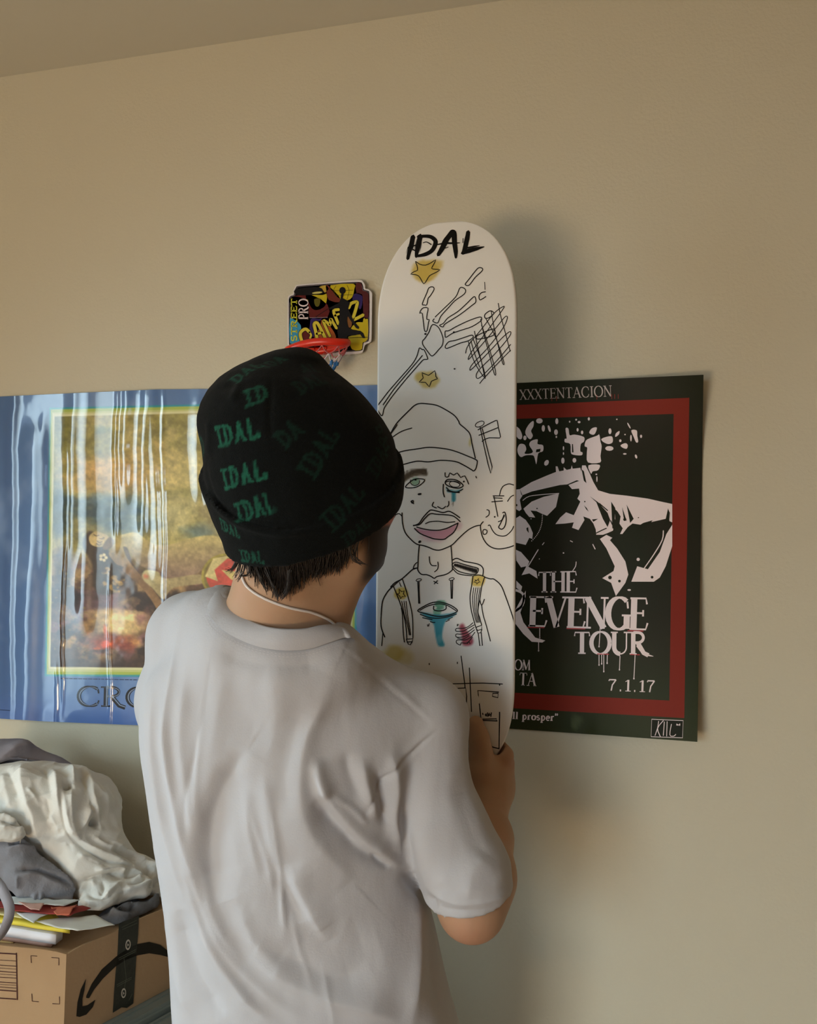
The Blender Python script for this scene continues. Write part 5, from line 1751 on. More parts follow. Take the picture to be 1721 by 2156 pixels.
# sleeve end: flat hem, hollow inside
hemc = P_(988, 1905, 1.012)
sl = sf.box(hemc - .13, hemc + .13)
X, Y, Z = sf.pts(sl)
sd = np.sqrt(sum(((c - s3[i]) - 0) ** 2 for i, c in enumerate((X, Y, Z))))
t_ = (X - s3[0]) * ax_[0] + (Y - s3[1]) * ax_[1] + (Z - s3[2]) * ax_[2]
rad = np.sqrt(np.maximum(sd ** 2 - t_ ** 2, 0))
tube_d = np.maximum(rad - .0592, np.maximum(-t_, t_ - .038))
sf.put(sl, tube_d, k=.006)
t_end = .055
inner = np.maximum(rad - .0515, np.maximum(.008 - t_, t_ - .2))
f_ = sf.F[sl]
armside = (X - P_(915, 1900, 1.0)[0]) > 0
sf.F[sl] = np.where(armside, np.maximum(f_, -inner), f_)
# neck opening
nk0, nk1 = P_(602, 1365, 1.035), P_(610, 1180, 1.03)
d_ = nk1 - nk0
d_ /= np.linalg.norm(d_)
sl = sf.box(nk0 - .16, nk0 + .2)
X, Y, Z = sf.pts(sl)
t_ = (X - nk0[0]) * d_[0] + (Y - nk0[1]) * d_[1] + (Z - nk0[2]) * d_[2]
ox, oy, oz = X - nk0[0] - t_ * d_[0], Y - nk0[1] - t_ * d_[1], Z - nk0[2] - t_ * d_[2]
u1 = (ox * RGT[0] + oy * RGT[1] + oz * RGT[2]) / .073
u2 = (ox * FWD[0] + oy * FWD[1] + oz * FWD[2]) / .080
sf.put(sl, np.maximum((np.sqrt(u1 ** 2 + u2 ** 2) - 1) * .08, -.02 - t_), k=.006, cut=True)
V, Q = sf.mesh()
V = smooth_mesh(V, Q, 3, .5)
_w = sstep(.11, .05, np.linalg.norm(V - hemc, axis=1)) * sstep(.03, .0, np.abs((V - s3) @ ax_ - .034))
V = lerp(V, smooth_mesh(V, Q, 9, .5), _w[:, None])
# one subdivision for the folds
me = mesh_np('t_shirt', V, Q)
bm = bmesh.new()
bm.from_mesh(me)
bmesh.ops.subdivide_edges(bm, edges=bm.edges[:], cuts=1, use_grid_fill=True)
bm.normal_update()
bpy.data.meshes.remove(me)
me = bpy.data.meshes.new('t_shirt')
bm.to_mesh(me)
bm.free()
V, N = coords_of(me).astype(float), normals_of(me).astype(float)
TS = lambda *p: [(280 + x * .4765, 1200 + y * .4765) for x, y in p]
FOLDS = [
    # points, height (mm), width right of the direction, width left of it (px)
    (TS((500, 800), (415, 930), (350, 1060), (322, 1200), (325, 1340), (370, 1480)), -12, 24, 50),
    (TS((560, 740), (470, 900), (300, 1080), (270, 1300), (310, 1500)), 5, 40, 40),
    (TS((880, 470), (820, 600), (760, 760), (738, 960), (775, 1130), (870, 1265), (965, 1370)), 9, 70, 26),
    (TS((780, 560), (720, 700), (680, 900), (690, 1100)), -4, 36, 36),
    (TS((795, 860), (850, 990), (990, 1170), (1180, 1305)), 7, 10, 24),
    (TS((800, 1010), (880, 1110), (1010, 1230), (1120, 1290)), -6, 16, 16),
    (TS((1140, 800), (1160, 960), (1150, 1100), (1185, 1250)), 6, 12, 18),
    (TS((1085, 880), (1100, 1010), (1120, 1130)), -5, 14, 14),
    (TS((1010, 830), (1030, 950), (1080, 1100)), 5, 14, 14),
    (TS((940, 800), (960, 900), (1010, 1010)), -3, 16, 16),
    (TS((810, 830), (830, 930), (850, 1010)), 5, 12, 20),
    (TS((685, 1290), (750, 1430), (800, 1530), (865, 1650)), 6, 18, 36),
    (TS((640, 1330), (690, 1450), (740, 1560)), -3, 20, 20),
    (TS((520, 1700), (660, 1800), (860, 1890), (1060, 1945), (1180, 1990)), 7, 18, 40),
    (TS((560, 1660), (720, 1745), (900, 1810), (1050, 1760)), -6, 36, 26),
    (TS((780, 1540), (900, 1690), (1090, 1650)), -4, 50, 50),
    (TS((110, 240), (60, 500), (100, 950), (230, 1400), (420, 1800), (640, 2006)), 4, 14, 14),
    (TS((175, 420), (150, 800), (255, 1280), (400, 1650), (600, 1880), (800, 2006)), 4, 12, 16),
    (TS((240, 420), (215, 800), (290, 1200)), 3, 14, 14),
    (TS((200, 1500), (255, 1750), (400, 1985)), -6, 18, 24),
    (TS((140, 1480), (190, 1750), (270, 2000)), 5, 18, 18),
    (TS((320, 1560), (420, 1760), (560, 1960)), 4, 16, 16),
    (TS((470, 1480), (540, 1640), (700, 1800)), 3, 18, 18),
    (TS((580, 900), (600, 1100), (640, 1300)), 2.4, 14, 14),
    (TS((500, 950), (510, 1150), (560, 1350)), 2.0, 14, 14),
    (TS((350, 340), (480, 400), (620, 420), (760, 420), (880, 380)), -2.5, 20, 30),
    (TS((600, 450), (640, 620), (600, 850)), 2.0, 30, 30),
    (TS((400, 450), (360, 700), (340, 850)), 2.5, 26, 26),
    (TS((1250, 1390), (1262, 1700), (1230, 2006)), 5, 18, 22),
    (TS((1310, 1540), (1330, 1800), (1400, 2006)), -4, 16, 16),
    (TS((1190, 1330), (1260, 1420), (1350, 1500)), -7, 12, 14),
    (TS((1330, 1480), (1440, 1500), (1560, 1495), (1650, 1455)), -.7, 6, 6),
    (TS((1300, 1420), (1450, 1470), (1600, 1450), (1680, 1400)), 2.2, 10, 10),
    (TS((1250, 1100), (1320, 1290), (1420, 1420)), 4, 34, 34),
    (TS((1450, 900), (1480, 1100), (1560, 1280)), -3, 40, 30),
    (TS((1560, 1250), (1500, 1340), (1480, 1450)), 3, 26, 26),
    (TS((1200, 1040), (1215, 1180), (1240, 1330)), -4, 14, 12),
    # fine drape lines
    (TS((225, 180), (180, 420), (150, 700), (190, 1050)), 1.6, 6, 6),
    (TS((330, 480), (300, 700), (280, 950), (300, 1200)), 1.5, 6, 7),
    (TS((345, 400), (310, 640), (240, 1000), (250, 1250)), -1.4, 6, 6),
    (TS((90, 520), (95, 800), (150, 1150)), 1.8, 6, 6),
    (TS((130, 560), (170, 900), (240, 1250)), 1.4, 6, 6),
    (TS((270, 1220), (360, 1520), (480, 1720)), 2.0, 6, 8),
    (TS((230, 1300), (330, 1600), (480, 1850), (600, 2000)), 2.2, 7, 8),
    (TS((600, 960), (640, 1200), (660, 1400), (665, 1620)), 1.3, 6, 6),
    (TS((520, 1060), (600, 1300), (620, 1450)), 1.2, 7, 7),
    (TS((700, 1500), (740, 1700), (800, 1850)), 1.2, 7, 7),
    (TS((650, 1330), (660, 1480), (680, 1600)), 1.6, 6, 8),
    (TS((1060, 1240), (1090, 1290), (1140, 1310)), -3.0, 6, 6),
    (TS((880, 990), (960, 1040), (1040, 1120)), 2.2, 7, 7),
    (TS((960, 1180), (1040, 1240), (1100, 1250)), 2.0, 7, 7),
    (TS((1400, 1990), (1385, 1850), (1370, 1700)), 2.0, 7, 7),
    (TS((840, 1780), (870, 1900), (890, 2006)), 1.0, 6, 6),
    # seams
    (TS((1352, 700), (1250, 790), (1120, 915), (1040, 1050), (1020, 1090)), -2.2, 5, 5),
    (TS((1345, 690), (1240, 780), (1105, 905)), 1.2, 8, 14),
    (TS((905, 310), (1060, 430), (1240, 590), (1352, 695)), .6, 7, 7),
    (TS((930, 345), (1050, 450), (1220, 600), (1330, 700)), -.5, 5, 5),
    (TS((190, 75), (300, 70), (400, 68)), 1.5, 5, 5),
]
V = apply_folds(V, N, FOLDS, 1.35, 1.6)
c1 = fbm(V[:, 0] * 14, V[:, 1] * 14, V[:, 2] * 5, seed=51, octv=3) - .5
c2 = fbm(V[:, 0] * 60, V[:, 1] * 60, V[:, 2] * 30, seed=52, octv=3) - .5
V = V + N * (c1 * .006 + c2 * .0012)[:, None]
set_coords(me, V)
M_TEE = mat('white_cotton', (0.52, 0.525, 0.555), 0.9, spec=0.15, bump=(420, .18, .0015))
me.materials.append(M_TEE)
me.polygons.foreach_set('use_smooth', np.ones(len(me.polygons), dtype=bool))
shirt = part('t_shirt', me, person, 'loose white cotton crew neck t-shirt')
me.calc_loop_triangles()
tri = np.empty(len(me.loop_triangles) * 3, dtype=np.int32)
me.loop_triangles.foreach_get('vertices', tri)
shirt_bvh = BVHTree.FromPolygons([tuple(v) for v in V.tolist()], tri.reshape(-1, 3).tolist())

# ---- ribbed collar
inner = [(474, 1236, 1.045), (482, 1262, 1.01), (496, 1284, .985), (520, 1303, .965), (556, 1317, .950), (595, 1323, .943), (640, 1323, .946), (674, 1317, .957), (700, 1316, .972), (716, 1322, .99),
         (728, 1335, 1.03), (718, 1330, 1.085), (680, 1312, 1.12), (620, 1290, 1.135), (550, 1262, 1.13), (500, 1240, 1.10)]
outer = [(438, 1248, 1.05), (440, 1290, .995), (458, 1318, .97), (490, 1341, .955), (540, 1361, .945), (595, 1370, .938), (650, 1367, .942), (694, 1354, .955), (726, 1345, .975), (744, 1350, 1.00),
         (760, 1368, 1.05), (740, 1365, 1.11), (690, 1350, 1.15), (620, 1325, 1.165), (540, 1290, 1.16), (470, 1262, 1.12)]
A = catmull([P_(*p) for p in inner], 8, True)
Bo = [P_(*p) for p in outer]
for k, p in enumerate(outer[:11]):
    h_ = hit(shirt_bvh, p[0], p[1])
    if h_ is not None and 1 <= k <= 9:
        Bo[k] = h_[0] + h_[1] * .0012
Bo = catmull(Bo, 8, True)
n_ = len(A)
cen = A.mean(0)
rowsV = []
for t in (-.28, -.16, 0, .08, .25, .5, .75, .92, 1.0):
    if t < 0:
        R_ = A + (cen - A) * .02 - np.array([0, 0, 1.0]) * (-t) * .05 + (A - cen) * .0
    else:
        R_ = lerp(A, Bo, t)
        nn = np.cross(np.roll(R_, -1, 0) - np.roll(R_, 1, 0), Bo - A)
        nn /= np.linalg.norm(nn, axis=1)[:, None] + 1e-9
        sgn = np.sign(((R_ - (cen - [0, 0, .12])) * nn).sum(1))[:, None]
        R_ = R_ + nn * sgn * (.0045 * math.sin(math.pi * min(1, t * 1.0)) + .0015)
    rowsV.append(R_)
Vc = np.vstack(rowsV)
i = np.arange(len(rowsV) * n_).reshape(len(rowsV), n_)
Qc = np.concatenate([np.stack([i[k], np.roll(i[k], -1), np.roll(i[k + 1], -1), i[k + 1]], 1) for k in range(len(rowsV) - 1)])
part('collar', mesh_np('collar', Vc, Qc, [M_TEE]), shirt, 'ribbed white neckband')
st = Print()
for off_, w_ in ((7, 1.1), (13, 1.1)):
    P = catmull([(x + (1 if x > 600 else -1) * off_ * (abs(x - 600) / 160) ** 1.5 * .8, y + off_ * (1 - .5 * min(1, abs(x - 600) / 170))) for x, y, _ in outer[1:9]], 14)
    for k in range(0, len(P) - 2, 2):
        st.line(P[k:k + 2] * [1, 1], w_, s2l((206, 204, 208)), caps=False)


def S_on(bvh, lift):
    def S(V2, L):
        out = []
        last = None
        for (x, y), l in zip(np.asarray(V2), np.asarray(L)):
            h_ = hit(bvh, x, y)
            if h_ is None:
                out.append(last if last is not None else P_(x, y, 1.0))
            else:
                last = h_[0] - ray(x, y) / np.linalg.norm(ray(x, y)) * (lift + l)
                out.append(last)
        return np.array(out)
    return S


o_ = part('stitching', st.mesh('stitching', S_on(shirt_bvh, .0008), mat('thread', vcol=True, rough=.8)), shirt, 'twin needle stitches under the neckband')
o_['kind'] = 'stuff'

# ---- necklace cord
ck = [(512, 1205), (515, 1222), (528, 1240), (556, 1258), (590, 1272), (620, 1281), (650, 1287), (678, 1297), (700, 1310), (716, 1328)]
Pn = []
for x, y in catmull(ck, 5):
    h_ = hit(body_bvh, x, y)
    if h_ is not None:
        Pn.append(h_[0] + h_[1] * .0018)
Pn = np.array(Pn)
d_ = P_(*proj(Pn[-1])[:2], 1.12)
Pn = catmull(np.vstack([Pn[0] + FWD * .05 + UPV * .0, Pn[::3], Pn[-1] + FWD * .03 - UPV * .012]), 5)
V, Q = tube(Pn, .0017, 8)
part('necklace_cord', mesh_np('necklace_cord', V, Q, [mat('white_cord', (0.74, 0.68, 0.64), .6)]), person, 'thin white cord around the neck')

# ---- trousers and shoes (below the picture)
tr = Field(axis3((-.75, .1, .009)), axis3((-.62, .05, .009)), axis3((.03, 1.02, .012)))
tr.ell(P_(655, 2200, 1.08) - [0, 0, .02], (.168, .115, .14), k=.03)
for sx in (-1, 1):
    hipj = pel + RGT * .085 * sx
    kn = hipj * [1, 1, 0] + np.array([RGT[0] * .02 * sx, .02, .50])
    an = kn * [1, 1, 0] + np.array([0, -.03, .10])
    tr.cap(hipj, kn, .098, .078, k=.02)
    tr.cap(kn, an, .078, .066, k=.02)
V, Q = tr.mesh()
V[:, 2] += 0
part('trousers', mesh_np('trousers', smooth_mesh(V, Q, 2), Q, [mat('dark_trousers', (.05, .055, .07), .85)]), person)
for sx in (-1, 1):
    hipj = pel + RGT * .085 * sx
    an = np.array([hipj[0] + RGT[0] * .02 * sx, hipj[1] - .01, 0])
    sh = Field(axis3((an[0] - .1, an[0] + .1, .006)), axis3((an[1] - .14, an[1] + .28, .006)), axis3((-.01, .16, .006)))
    toe = an + np.array([RGT[0] * .03 * sx, .17, 0])
    sh.cap(an + [0, -.04, .045], an + [0, .02, .07], .046, .046, k=.02)
    sh.cap(an + [0, -.05, .035], toe + [0, 0, .03], .040, .042, k=.02)
    X, Y, Z = sh.pts((slice(None),) * 3)
    sh.F = np.maximum(sh.F, (0.001 - Z) + 0 * X + 0 * Y)
    V, Q = sh.mesh()
    part('shoe', mesh_np('shoe', V, Q, [mat('white_shoe', (.7, .7, .7), .6)]), person)

# ---- the beanie
bf = Field(axis3((-.68, -.22, .0027)), axis3((-.66, -.24, .0027)), axis3((1.43, 1.81, .0027)))
brow = np.array([(735, 612, 652), (739, 596, 662), (746, 572, 673), (757, 548, 684), (768, 526, 694), (779, 505, 703), (790, 486, 716), (806, 465, 738), (832, 442, 767), (854, 430, 786), (890, 421, 812), (920, 423, 828),
                 (950, 430, 836), (985, 434, 840), (1014, 434, 840), (1040, 442, 838), (1062, 450, 834), (1100, 464, 826), (1148, 484, 812), (1200, 500, 798), (1240, 510, 788)], float)
Zr, Cr, Ar = [], [], []
for py_, l_, r_ in brow:
    c_ = P_((l_ + r_) / 2, py_, .975)
    Zr.append(c_[2])
    Cr.append(c_[:2])
    Ar.append((r_ - l_) / 2 / FOC * .975)
Zr, Cr, Ar = np.array(Zr)[::-1], np.array(Cr)[::-1], np.array(Ar)[::-1]
zz_ = bf.zs
cx, cy, aa = (np.interp(zz_, Zr, v) for v in (Cr[:, 0], Cr[:, 1], Ar))
aa = np.where(zz_ > Zr[-1], .002, aa)
bb = np.minimum(aa * .98, .115)
dx = bf.xs[:, None, None] - cx[None, None, :]
dy = bf.ys[None, :, None] - cy[None, None, :]
rr = np.sqrt(((dx * r2[0] + dy * r2[1]) / aa) ** 2 + ((dx * f2[0] + dy * f2[1]) / bb) ** 2)
dB = (rr - 1) * np.minimum(aa, bb)
dB = np.maximum(dB, (zz_ - Zr[-1])[None, None, :])


def plane3(a, b, c):
    n = np.cross(b - a, c - a)
    n /= np.linalg.norm(n)
    if n[2] < 0:
        n = -n
    return n, float(n @ a)


X, Y, Z = bf.xs[:, None, None], bf.ys[None, :, None], bf.zs[None, None, :]
n1_, k1_ = plane3(P_(474, 1150, .975), P_(605, 1204, .868), P_(830, 1060, .985))
n2_, k2_ = plane3(P_(432, 985, .975), P_(545, 1106, .872), P_(838, 965, .985))
below = -(X * n1_[0] + Y * n1_[1] + Z * n1_[2] - k1_)
abv = X * n2_[0] + Y * n2_[1] + Z * n2_[2] - k2_
cap_d = np.maximum(dB, below + .006)
hem_r = np.sqrt(np.maximum(below + .004, 0) ** 2)
cuff = np.maximum(np.maximum(dB - .0068, below), abv)
cuff = cuff - .0
dd = np.minimum(cap_d, cuff)
dd = np.maximum(dd, -np.maximum(dB + .010, below - .05))     # hollow
bf.F = dd.astype(np.float32)
V, Q = bf.mesh()
V = smooth_mesh(V, Q, 3, .5)
me = mesh_np('beanie', V, Q)
V, N = coords_of(me).astype(float), normals_of(me).astype(float)
C3 = lambda *p: [(400 + x * .2673, 720 + y * .2673) for x, y in p]
V = apply_folds(V, N, [
    (C3((640, 270), (632, 420), (625, 600), (640, 780)), -1.6, 6, 6),
    (C3((380, 300), (355, 420), (320, 480)), 3.0, 9, 9),
    (C3((140, 600), (150, 720), (140, 900)), 2.5, 8, 8),
    ([(434, 985), (449, 1041), (478, 1076), (520, 1098), (590, 1112), (680, 1105)], -4.5, 4, 4),
    ([(437, 1003), (452, 1056), (482, 1090), (522, 1110), (590, 1124), (680, 1117)], 3.0, 7, 7),
    (C3((470, 160), (640, 140), (800, 200), (980, 260)), -3.0, 12, 18),
    (C3((560, 130), (700, 90), (900, 120), (1060, 160)), 3.0, 9, 14),
    (C3((1050, 130), (1090, 220), (1180, 300)), -4.0, 14, 20),
    (C3((900, 260), (1060, 380), (1240, 560)), 2.0, 26, 26),
    (C3((200, 400), (300, 350), (420, 340)), -2, 12, 12),
], 1.0)
wv = fbm(V[:, 0] * 40, V[:, 1] * 40, V[:, 2] * 40, seed=61, octv=3) - .5
V = V + N * (wv * .0022)[:, None]
set_coords(me, V)
N = normals_of(me).astype(float)
bcol = np.tile(np.array((13, 16, 16.0)), (len(V), 1))
grn = np.array((34, 108, 84.0))
beanie_bvh = bvh_of(V, Q)
LET = {'I': [[(.05, 0), (.45, 0)], [(.25, 0), (.25, 1)], [(.05, 1), (.45, 1)]],
       'D': [[(.0, 0), (.25, 0), (.5, .22), (.55, .5), (.5, .78), (.25, 1), (0, 1)], [(.12, 0), (.12, 1)]],
       'A': [[(0, 0), (.1, .05), (.3, 1), (.5, .05), (.6, 0)], [(.15, .38), (.46, .38)]],
       'L': [[(.1, 1), (.1, 0), (.5, 0), (.52, .2)]]}
WID = {'I': .66, 'D': .80, 'A': .80, 'L': .62}
fz = fbm(V[:, 0] * 500, V[:, 1] * 500, V[:, 2] * 500, seed=63, octv=2)


def knit(px_, py_, hx_, hy_, size, n, strength=1.0, keep='IDAL', half=.010):
    """word knitted into the cloth, centred where the sight line meets it; (hx, hy): second sight point giving its direction"""
    h0, h1 = hit(beanie_bvh, px_, py_), hit(beanie_bvh, hx_, hy_)
    if h0 is None or h1 is None:
        return
    t1 = h1[0] - h0[0]
    nn = h0[1] / np.linalg.norm(h0[1])
    t1 -= nn * (t1 @ nn)
    t1 /= np.linalg.norm(t1)
    t2 = np.cross(nn, t1)
    q = V - h0[0]
    m = (np.abs(q @ nn) < .022) & ((N @ nn) > .25)
    u, v = q @ t1 / size, q @ t2 / size
    m &= (u > -.4) & (u < 3.2) & (v > -.5) & (v < 1.5)
    d = np.full(len(V), 9.0)
    x = 0
    for c in n:
        for s_ in LET[c]:
            dd_, _, _ = seg_dist(u[m] - x, v[m], s_)
            d[m] = np.minimum(d[m], dd_)
        x += WID[c]
    k = sstep(.118, .072, d + .05 * (fz - .5)) * strength * (1 - .6 * sstep(.58, .64, (proj(V)[0] - 421) / 250 + 0 * d) * (strength > .6)) * (.75 + .5 * (fz - .5))
    bcol[:] += (grn - bcol) * np.clip(k, 0, 1)[:, None]


rowsK = [((460, 940), (520, 925), .0205, 'IDAL'), ((473, 1029), (530, 1014), .0205, 'IDAL'), ((496, 1098), (560, 1082), .0185, 'IDAL'), ((466, 1112), (520, 1136), .0125, 'IDAL'), ((508, 1180), (570, 1186), .0125, 'IDAL'),
         ((518, 856), (575, 838), .0205, 'ID'), ((500, 806), (540, 776), .018, 'DAL'), ((602, 944), (650, 900), .019, 'DA'), ((660, 1010), (712, 920), .0205, 'IDAL'), ((636, 830), (690, 806), .018, 'DAL'),
         ((700, 1120), (760, 1050), .020, 'IDAL'), ((730, 1150), (790, 1095), .013, 'IDAL'), ((560, 775), (600, 760), .016, 'IDA'), ((640, 784), (690, 790), .016, 'AL'), ((792, 1010), (812, 960), .018, 'IDAL'),
         ((790, 900), (808, 940), .017, 'DAL'), ((600, 1075), (650, 1062), .0, 'A'), ((427, 962), (432, 940), .018, 'ID')]
dim = [1.0, 1.0, .9, .85, .8, .75, .7] + [.34, .36, .3, .34, .34, .5, .3, .3, .34, .3, .6]
for ((p0, p1, sz, wd), st_) in zip(rowsK, dim):
    if sz:
        knit(p0[0], p0[1], p1[0], p1[1], sz, wd, st_)
set_col(me, s2l(np.clip(bcol, 0, 255) / 255.0) * 1.0)
M_BEAN = mat('knit_wool', vcol=True, rough=0.95, spec=0.1, sheen=0.04, bump=(900, .5, .002))
me.materials.append(M_BEAN)
part('beanie', me, person, 'near-black knit beanie with green lettering')

# ---- hair below the beanie
hs, hq, hn = [], [], 0
r_ = np.random.default_rng(12)
low_x = np.array([496, 505, 520, 545, 565, 582, 592, 605, 640, 680, 720, 745, 762, 776])
low_y = np.array([1190, 1204, 1216, 1230, 1240, 1252, 1260, 1250, 1228, 1212, 1200, 1188, 1180, 1168])
top_y = lambda x: np.interp(x, [490, 520, 605, 680, 734, 801], [1150, 1165, 1196, 1186, 1158, 1105])
deep = bvh_of(*(lambda V_, Q_: (V_, Q_))(coords_of(bpy.data.meshes['body']).astype(float) + np.array(person.location), np.array([list(p.vertices) for p in bpy.data.meshes['body'].polygons])))
for k in range(1500):
    x0 = r_.uniform(500, 772)
    dens = 1.0 if x0 < 735 else .12
    if r_.random() > dens:
        continue
    ly = np.interp(x0, low_x, low_y)
    ty = top_y(x0) - 26
    y1 = lerp(ty + 20, ly, r_.beta(2.6, 1.0)) + r_.normal(0, 7)
    x1 = x0 + (592 - x0) * (.40 if x0 < 600 else .14) * r_.uniform(.0, 1.5) + r_.normal(0, 8)
    if x0 > 625 and r_.random() < .35:
        y1 -= 14
    bend = r_.normal(0, 6)
    pts = []
    lift = r_.uniform(.001, .012)
    for t in np.linspace(0, 1, 6):
        x, y = lerp(x0, x1, t) + bend * math.sin(t * 2.6), lerp(ty, y1, t)
        h_ = hit(deep, x, y)
        if h_ is None:
            break
        pts.append(h_[0] - ray(x, y) * (lift * (1 - .75 * t ** 2) + .001) + np.array([0, 0, 0]))
    if len(pts) < 4:
        continue
    Vt, Qt = tube(np.array(pts), np.linspace(.0011, .00035, len(pts)), 3)
    hs.append(Vt)
    hq.append(Qt + hn)
    hn += len(Vt)
for (x0, y0), (x1, y1), (x2, y2), c_ in (((516, 1176), (512, 1200), (500, 1222), 6), ((524, 1180), (524, 1206), (508, 1214), 6), ((500, 1170), (490, 1196), (478, 1200), 5), ((540, 1190), (548, 1222), (560, 1240), 8), ((560, 1196), (576, 1236), (586, 1262), 10), ((610, 1200), (604, 1240), (592, 1262), 10), ((500, 1160), (496, 1185), (484, 1206), 5), ((508, 1168), (503, 1196), (495, 1214), 5), ((494, 1152), (490, 1170), (494, 1180), 3), ((738, 1150), (744, 1176), (760, 1190), 5),
                                        ((752, 1148), (748, 1168), (758, 1182), 3), ((745, 1160), (752, 1180), (772, 1190), 4)):
    for j in range(c_):
        o = r_.normal(0, 2.5, (3, 2))
        P = catmull([P_(x + a_, y + b_, .935 - .003 * j) for (x, y), (a_, b_) in zip(((x0, y0), (x1, y1), (x2, y2)), o)], 4)
        Vt, Qt = tube(P, np.linspace(.0009, .0003, len(P)), 3)
        hs.append(Vt)
        hq.append(Qt + hn)
        hn += len(Vt)
o_ = part('hair', mesh_np('hair', np.vstack(hs), np.vstack(hq), [mat('dark_hair', (.020, .014, .012), .5, spec=.5)]), person, 'dark brown hair at the nape')
o_['kind'] = 'stuff'

# ------------------------------------------------------------------ carton, papers and clothes at the left
def on_z(px, py, z):
    d = ray(px, py)
    return CAM + d * ((z - CAM[2]) / d[2])


BK = P_(140, 2003, 1.15)                        # near top corner of the carton
BZ1 = float(BK[2])
BZ0 = BZ1 - .132
bd1 = np.array([-.109, -.008, 0]) / math.hypot(.109, .008)
bd2 = np.array([.070, .171, 0]) / math.hypot(.070, .171)
BL, BD = .40, .30
TH = .004
M_KRAFT = mat('kraft_cardboard', (.42, .27, .145), .8, spec=.2, mottled=(14, .5, (.36, .225, .12)), bump=(220, .12, .002))
M_KRAFT2 = mat('kraft_cardboard_edge', (.46, .32, .19), .85, spec=.2, bump=(300, .3, .002))


def slab(corners, z0, z1):
    """upright prism over a footprint polygon"""
    n = len(corners)
    V = [(c[0], c[1], z0) for c in corners] + [(c[0], c[1], z1) for c in corners]
    F = [tuple(range(n))[::-1], tuple(range(n, 2 * n))] + [(i, (i + 1) % n, n + (i + 1) % n, n + i) for i in range(n)]
    return V, F


def prism(name, corners, z0, z1, m, bevel=0.0):
    V, F = slab(corners, z0, z1)
    bm = bmesh.new()
    vs = [bm.verts.new(v) for v in V]
    for f in F:
        bm.faces.new([vs[i] for i in f])
    bmesh.ops.recalc_face_normals(bm, faces=bm.faces[:])
    if bevel:
        bmesh.ops.bevel(bm, geom=bm.edges[:], offset=bevel, segments=2, affect='EDGES')
    me = bpy.data.meshes.new(name)
    bm.to_mesh(me)
    bm.free()
    me.materials.append(m)
    return me


b00, b10, b01, b11 = BK, BK + bd1 * BL, BK + bd2 * BD, BK + bd1 * BL + bd2 * BD
carton = thing('carton', 'open brown cardboard carton with black arrow print and dark tape, holding papers and clothes', 'box', tuple(((b00 + b11) / 2 * [1, 1, 0] + [0, 0, BZ0])))
i2, i1 = bd2 * TH, bd1 * TH


def panel(name, a, b, c, z0, z1, label=None, wav=0.003):
    """board from a to b with thickness c, rim slightly wavy and worn"""
    n = 24
    V, Q = [], []
    for k in range(n + 1):
        t = k / n
        p = a + (b - a) * t
        top = z1 + wav * (math.sin(t * 7 + a[0] * 20) * .5 + math.sin(t * 19) * .3) - wav * 1.2 * (abs(t - .5) * 2) ** 8
        for q_, zz in ((p, z0), (p, top), (p + c, top - .0005), (p + c, z0)):
            V.append((q_[0], q_[1], zz))
    for k in range(n):
        for j in range(4):
            Q.append((k * 4 + j, (k + 1) * 4 + j, (k + 1) * 4 + (j + 1) % 4, k * 4 + (j + 1) % 4))
    Q += [(0, 1, 2, 3), tuple(n * 4 + j for j in (3, 2, 1, 0))]
    me = mesh_np(name, V, Q, [M_KRAFT], smooth=False)
    return part(name, me, carton, label)


fp = panel('front_panel', b00, b10, i2, BZ0, BZ1)
sp = panel('side_panel', b00 + i2 * 1.02, b01 - i2, i1, BZ0, BZ1)
panel('back_panel', b01, b11, -i2, BZ0, BZ1)
panel('side_panel', b10 + i2 * 1.02, b11 - i2, -i1, BZ0, BZ1)
part('bottom', prism('bottom', [b00 + i1 + i2, b10 - i1 + i2, b11 - i1 - i2, b01 + i1 - i2], BZ0, BZ0 + TH, M_KRAFT), carton)
flz = BZ1 - .012
part('flap', prism('flap', [b00 + i1 + i2, b10 - i1 + i2, b11 - i1 - i2, b01 + i1 - i2], flz - TH, flz, M_KRAFT), carton)


def S_plane(p0, nrm):
    nrm = np.asarray(nrm) / np.linalg.norm(nrm)

    def S(V2, L):
        V2 = np.asarray(V2, float)
        d = FWD[None] + RGT[None] * ((V2[:, :1] - W / 2) / FOC) + UPV[None] * ((H / 2 - V2[:, 1:2]) / FOC)
        t = ((p0 - CAM) @ nrm) / (d @ nrm)
        return CAM + d * t[:, None] + nrm * (np.asarray(L) + .0006)[:, None]
    return S


nF = np.array([bd1[1], -bd1[0], 0])
nF = nF if nF @ (CAM - BK) > 0 else -nF
nS = np.array([bd2[1], -bd2[0], 0])
nS = nS if nS @ (CAM - BK) > 0 else -nS
S_f, S_s = S_plane(BK, nF), S_plane(BK + np.array([0, 0, 0]), nS)
FB = lambda *p: [(x / 4.3025, 1850 + y / 4.3025) for x, y in p]
dkp = s2l((38, 34, 26))
pr = Print()
pr.poly(FB((780, 1060), (830, 950), (920, 820), (1050, 705), (1140, 640), (1240, 592), (1350, 572), (1450, 598), (1530, 660), (1580, 730), (1600, 790), (1545, 715), (1450, 690), (1350, 675), (1240, 695),
           (1140, 735), (1045, 795), (930, 905), (850, 1005), (805, 1082), (780, 1080)), dkp)
pr.poly(FB((690, 1245), (700, 1120), (730, 1000), (778, 905), (765, 1000), (745, 1090), (745, 1155), (790, 1145), (862, 1095), (840, 1160), (780, 1230), (720, 1252)), dkp)
part('arrow_print', pr.mesh('arrow_print', S_s, M_INK), sp, 'curved black arrow printed on the side')
pr = Print()
brn = s2l((64, 30, 26))
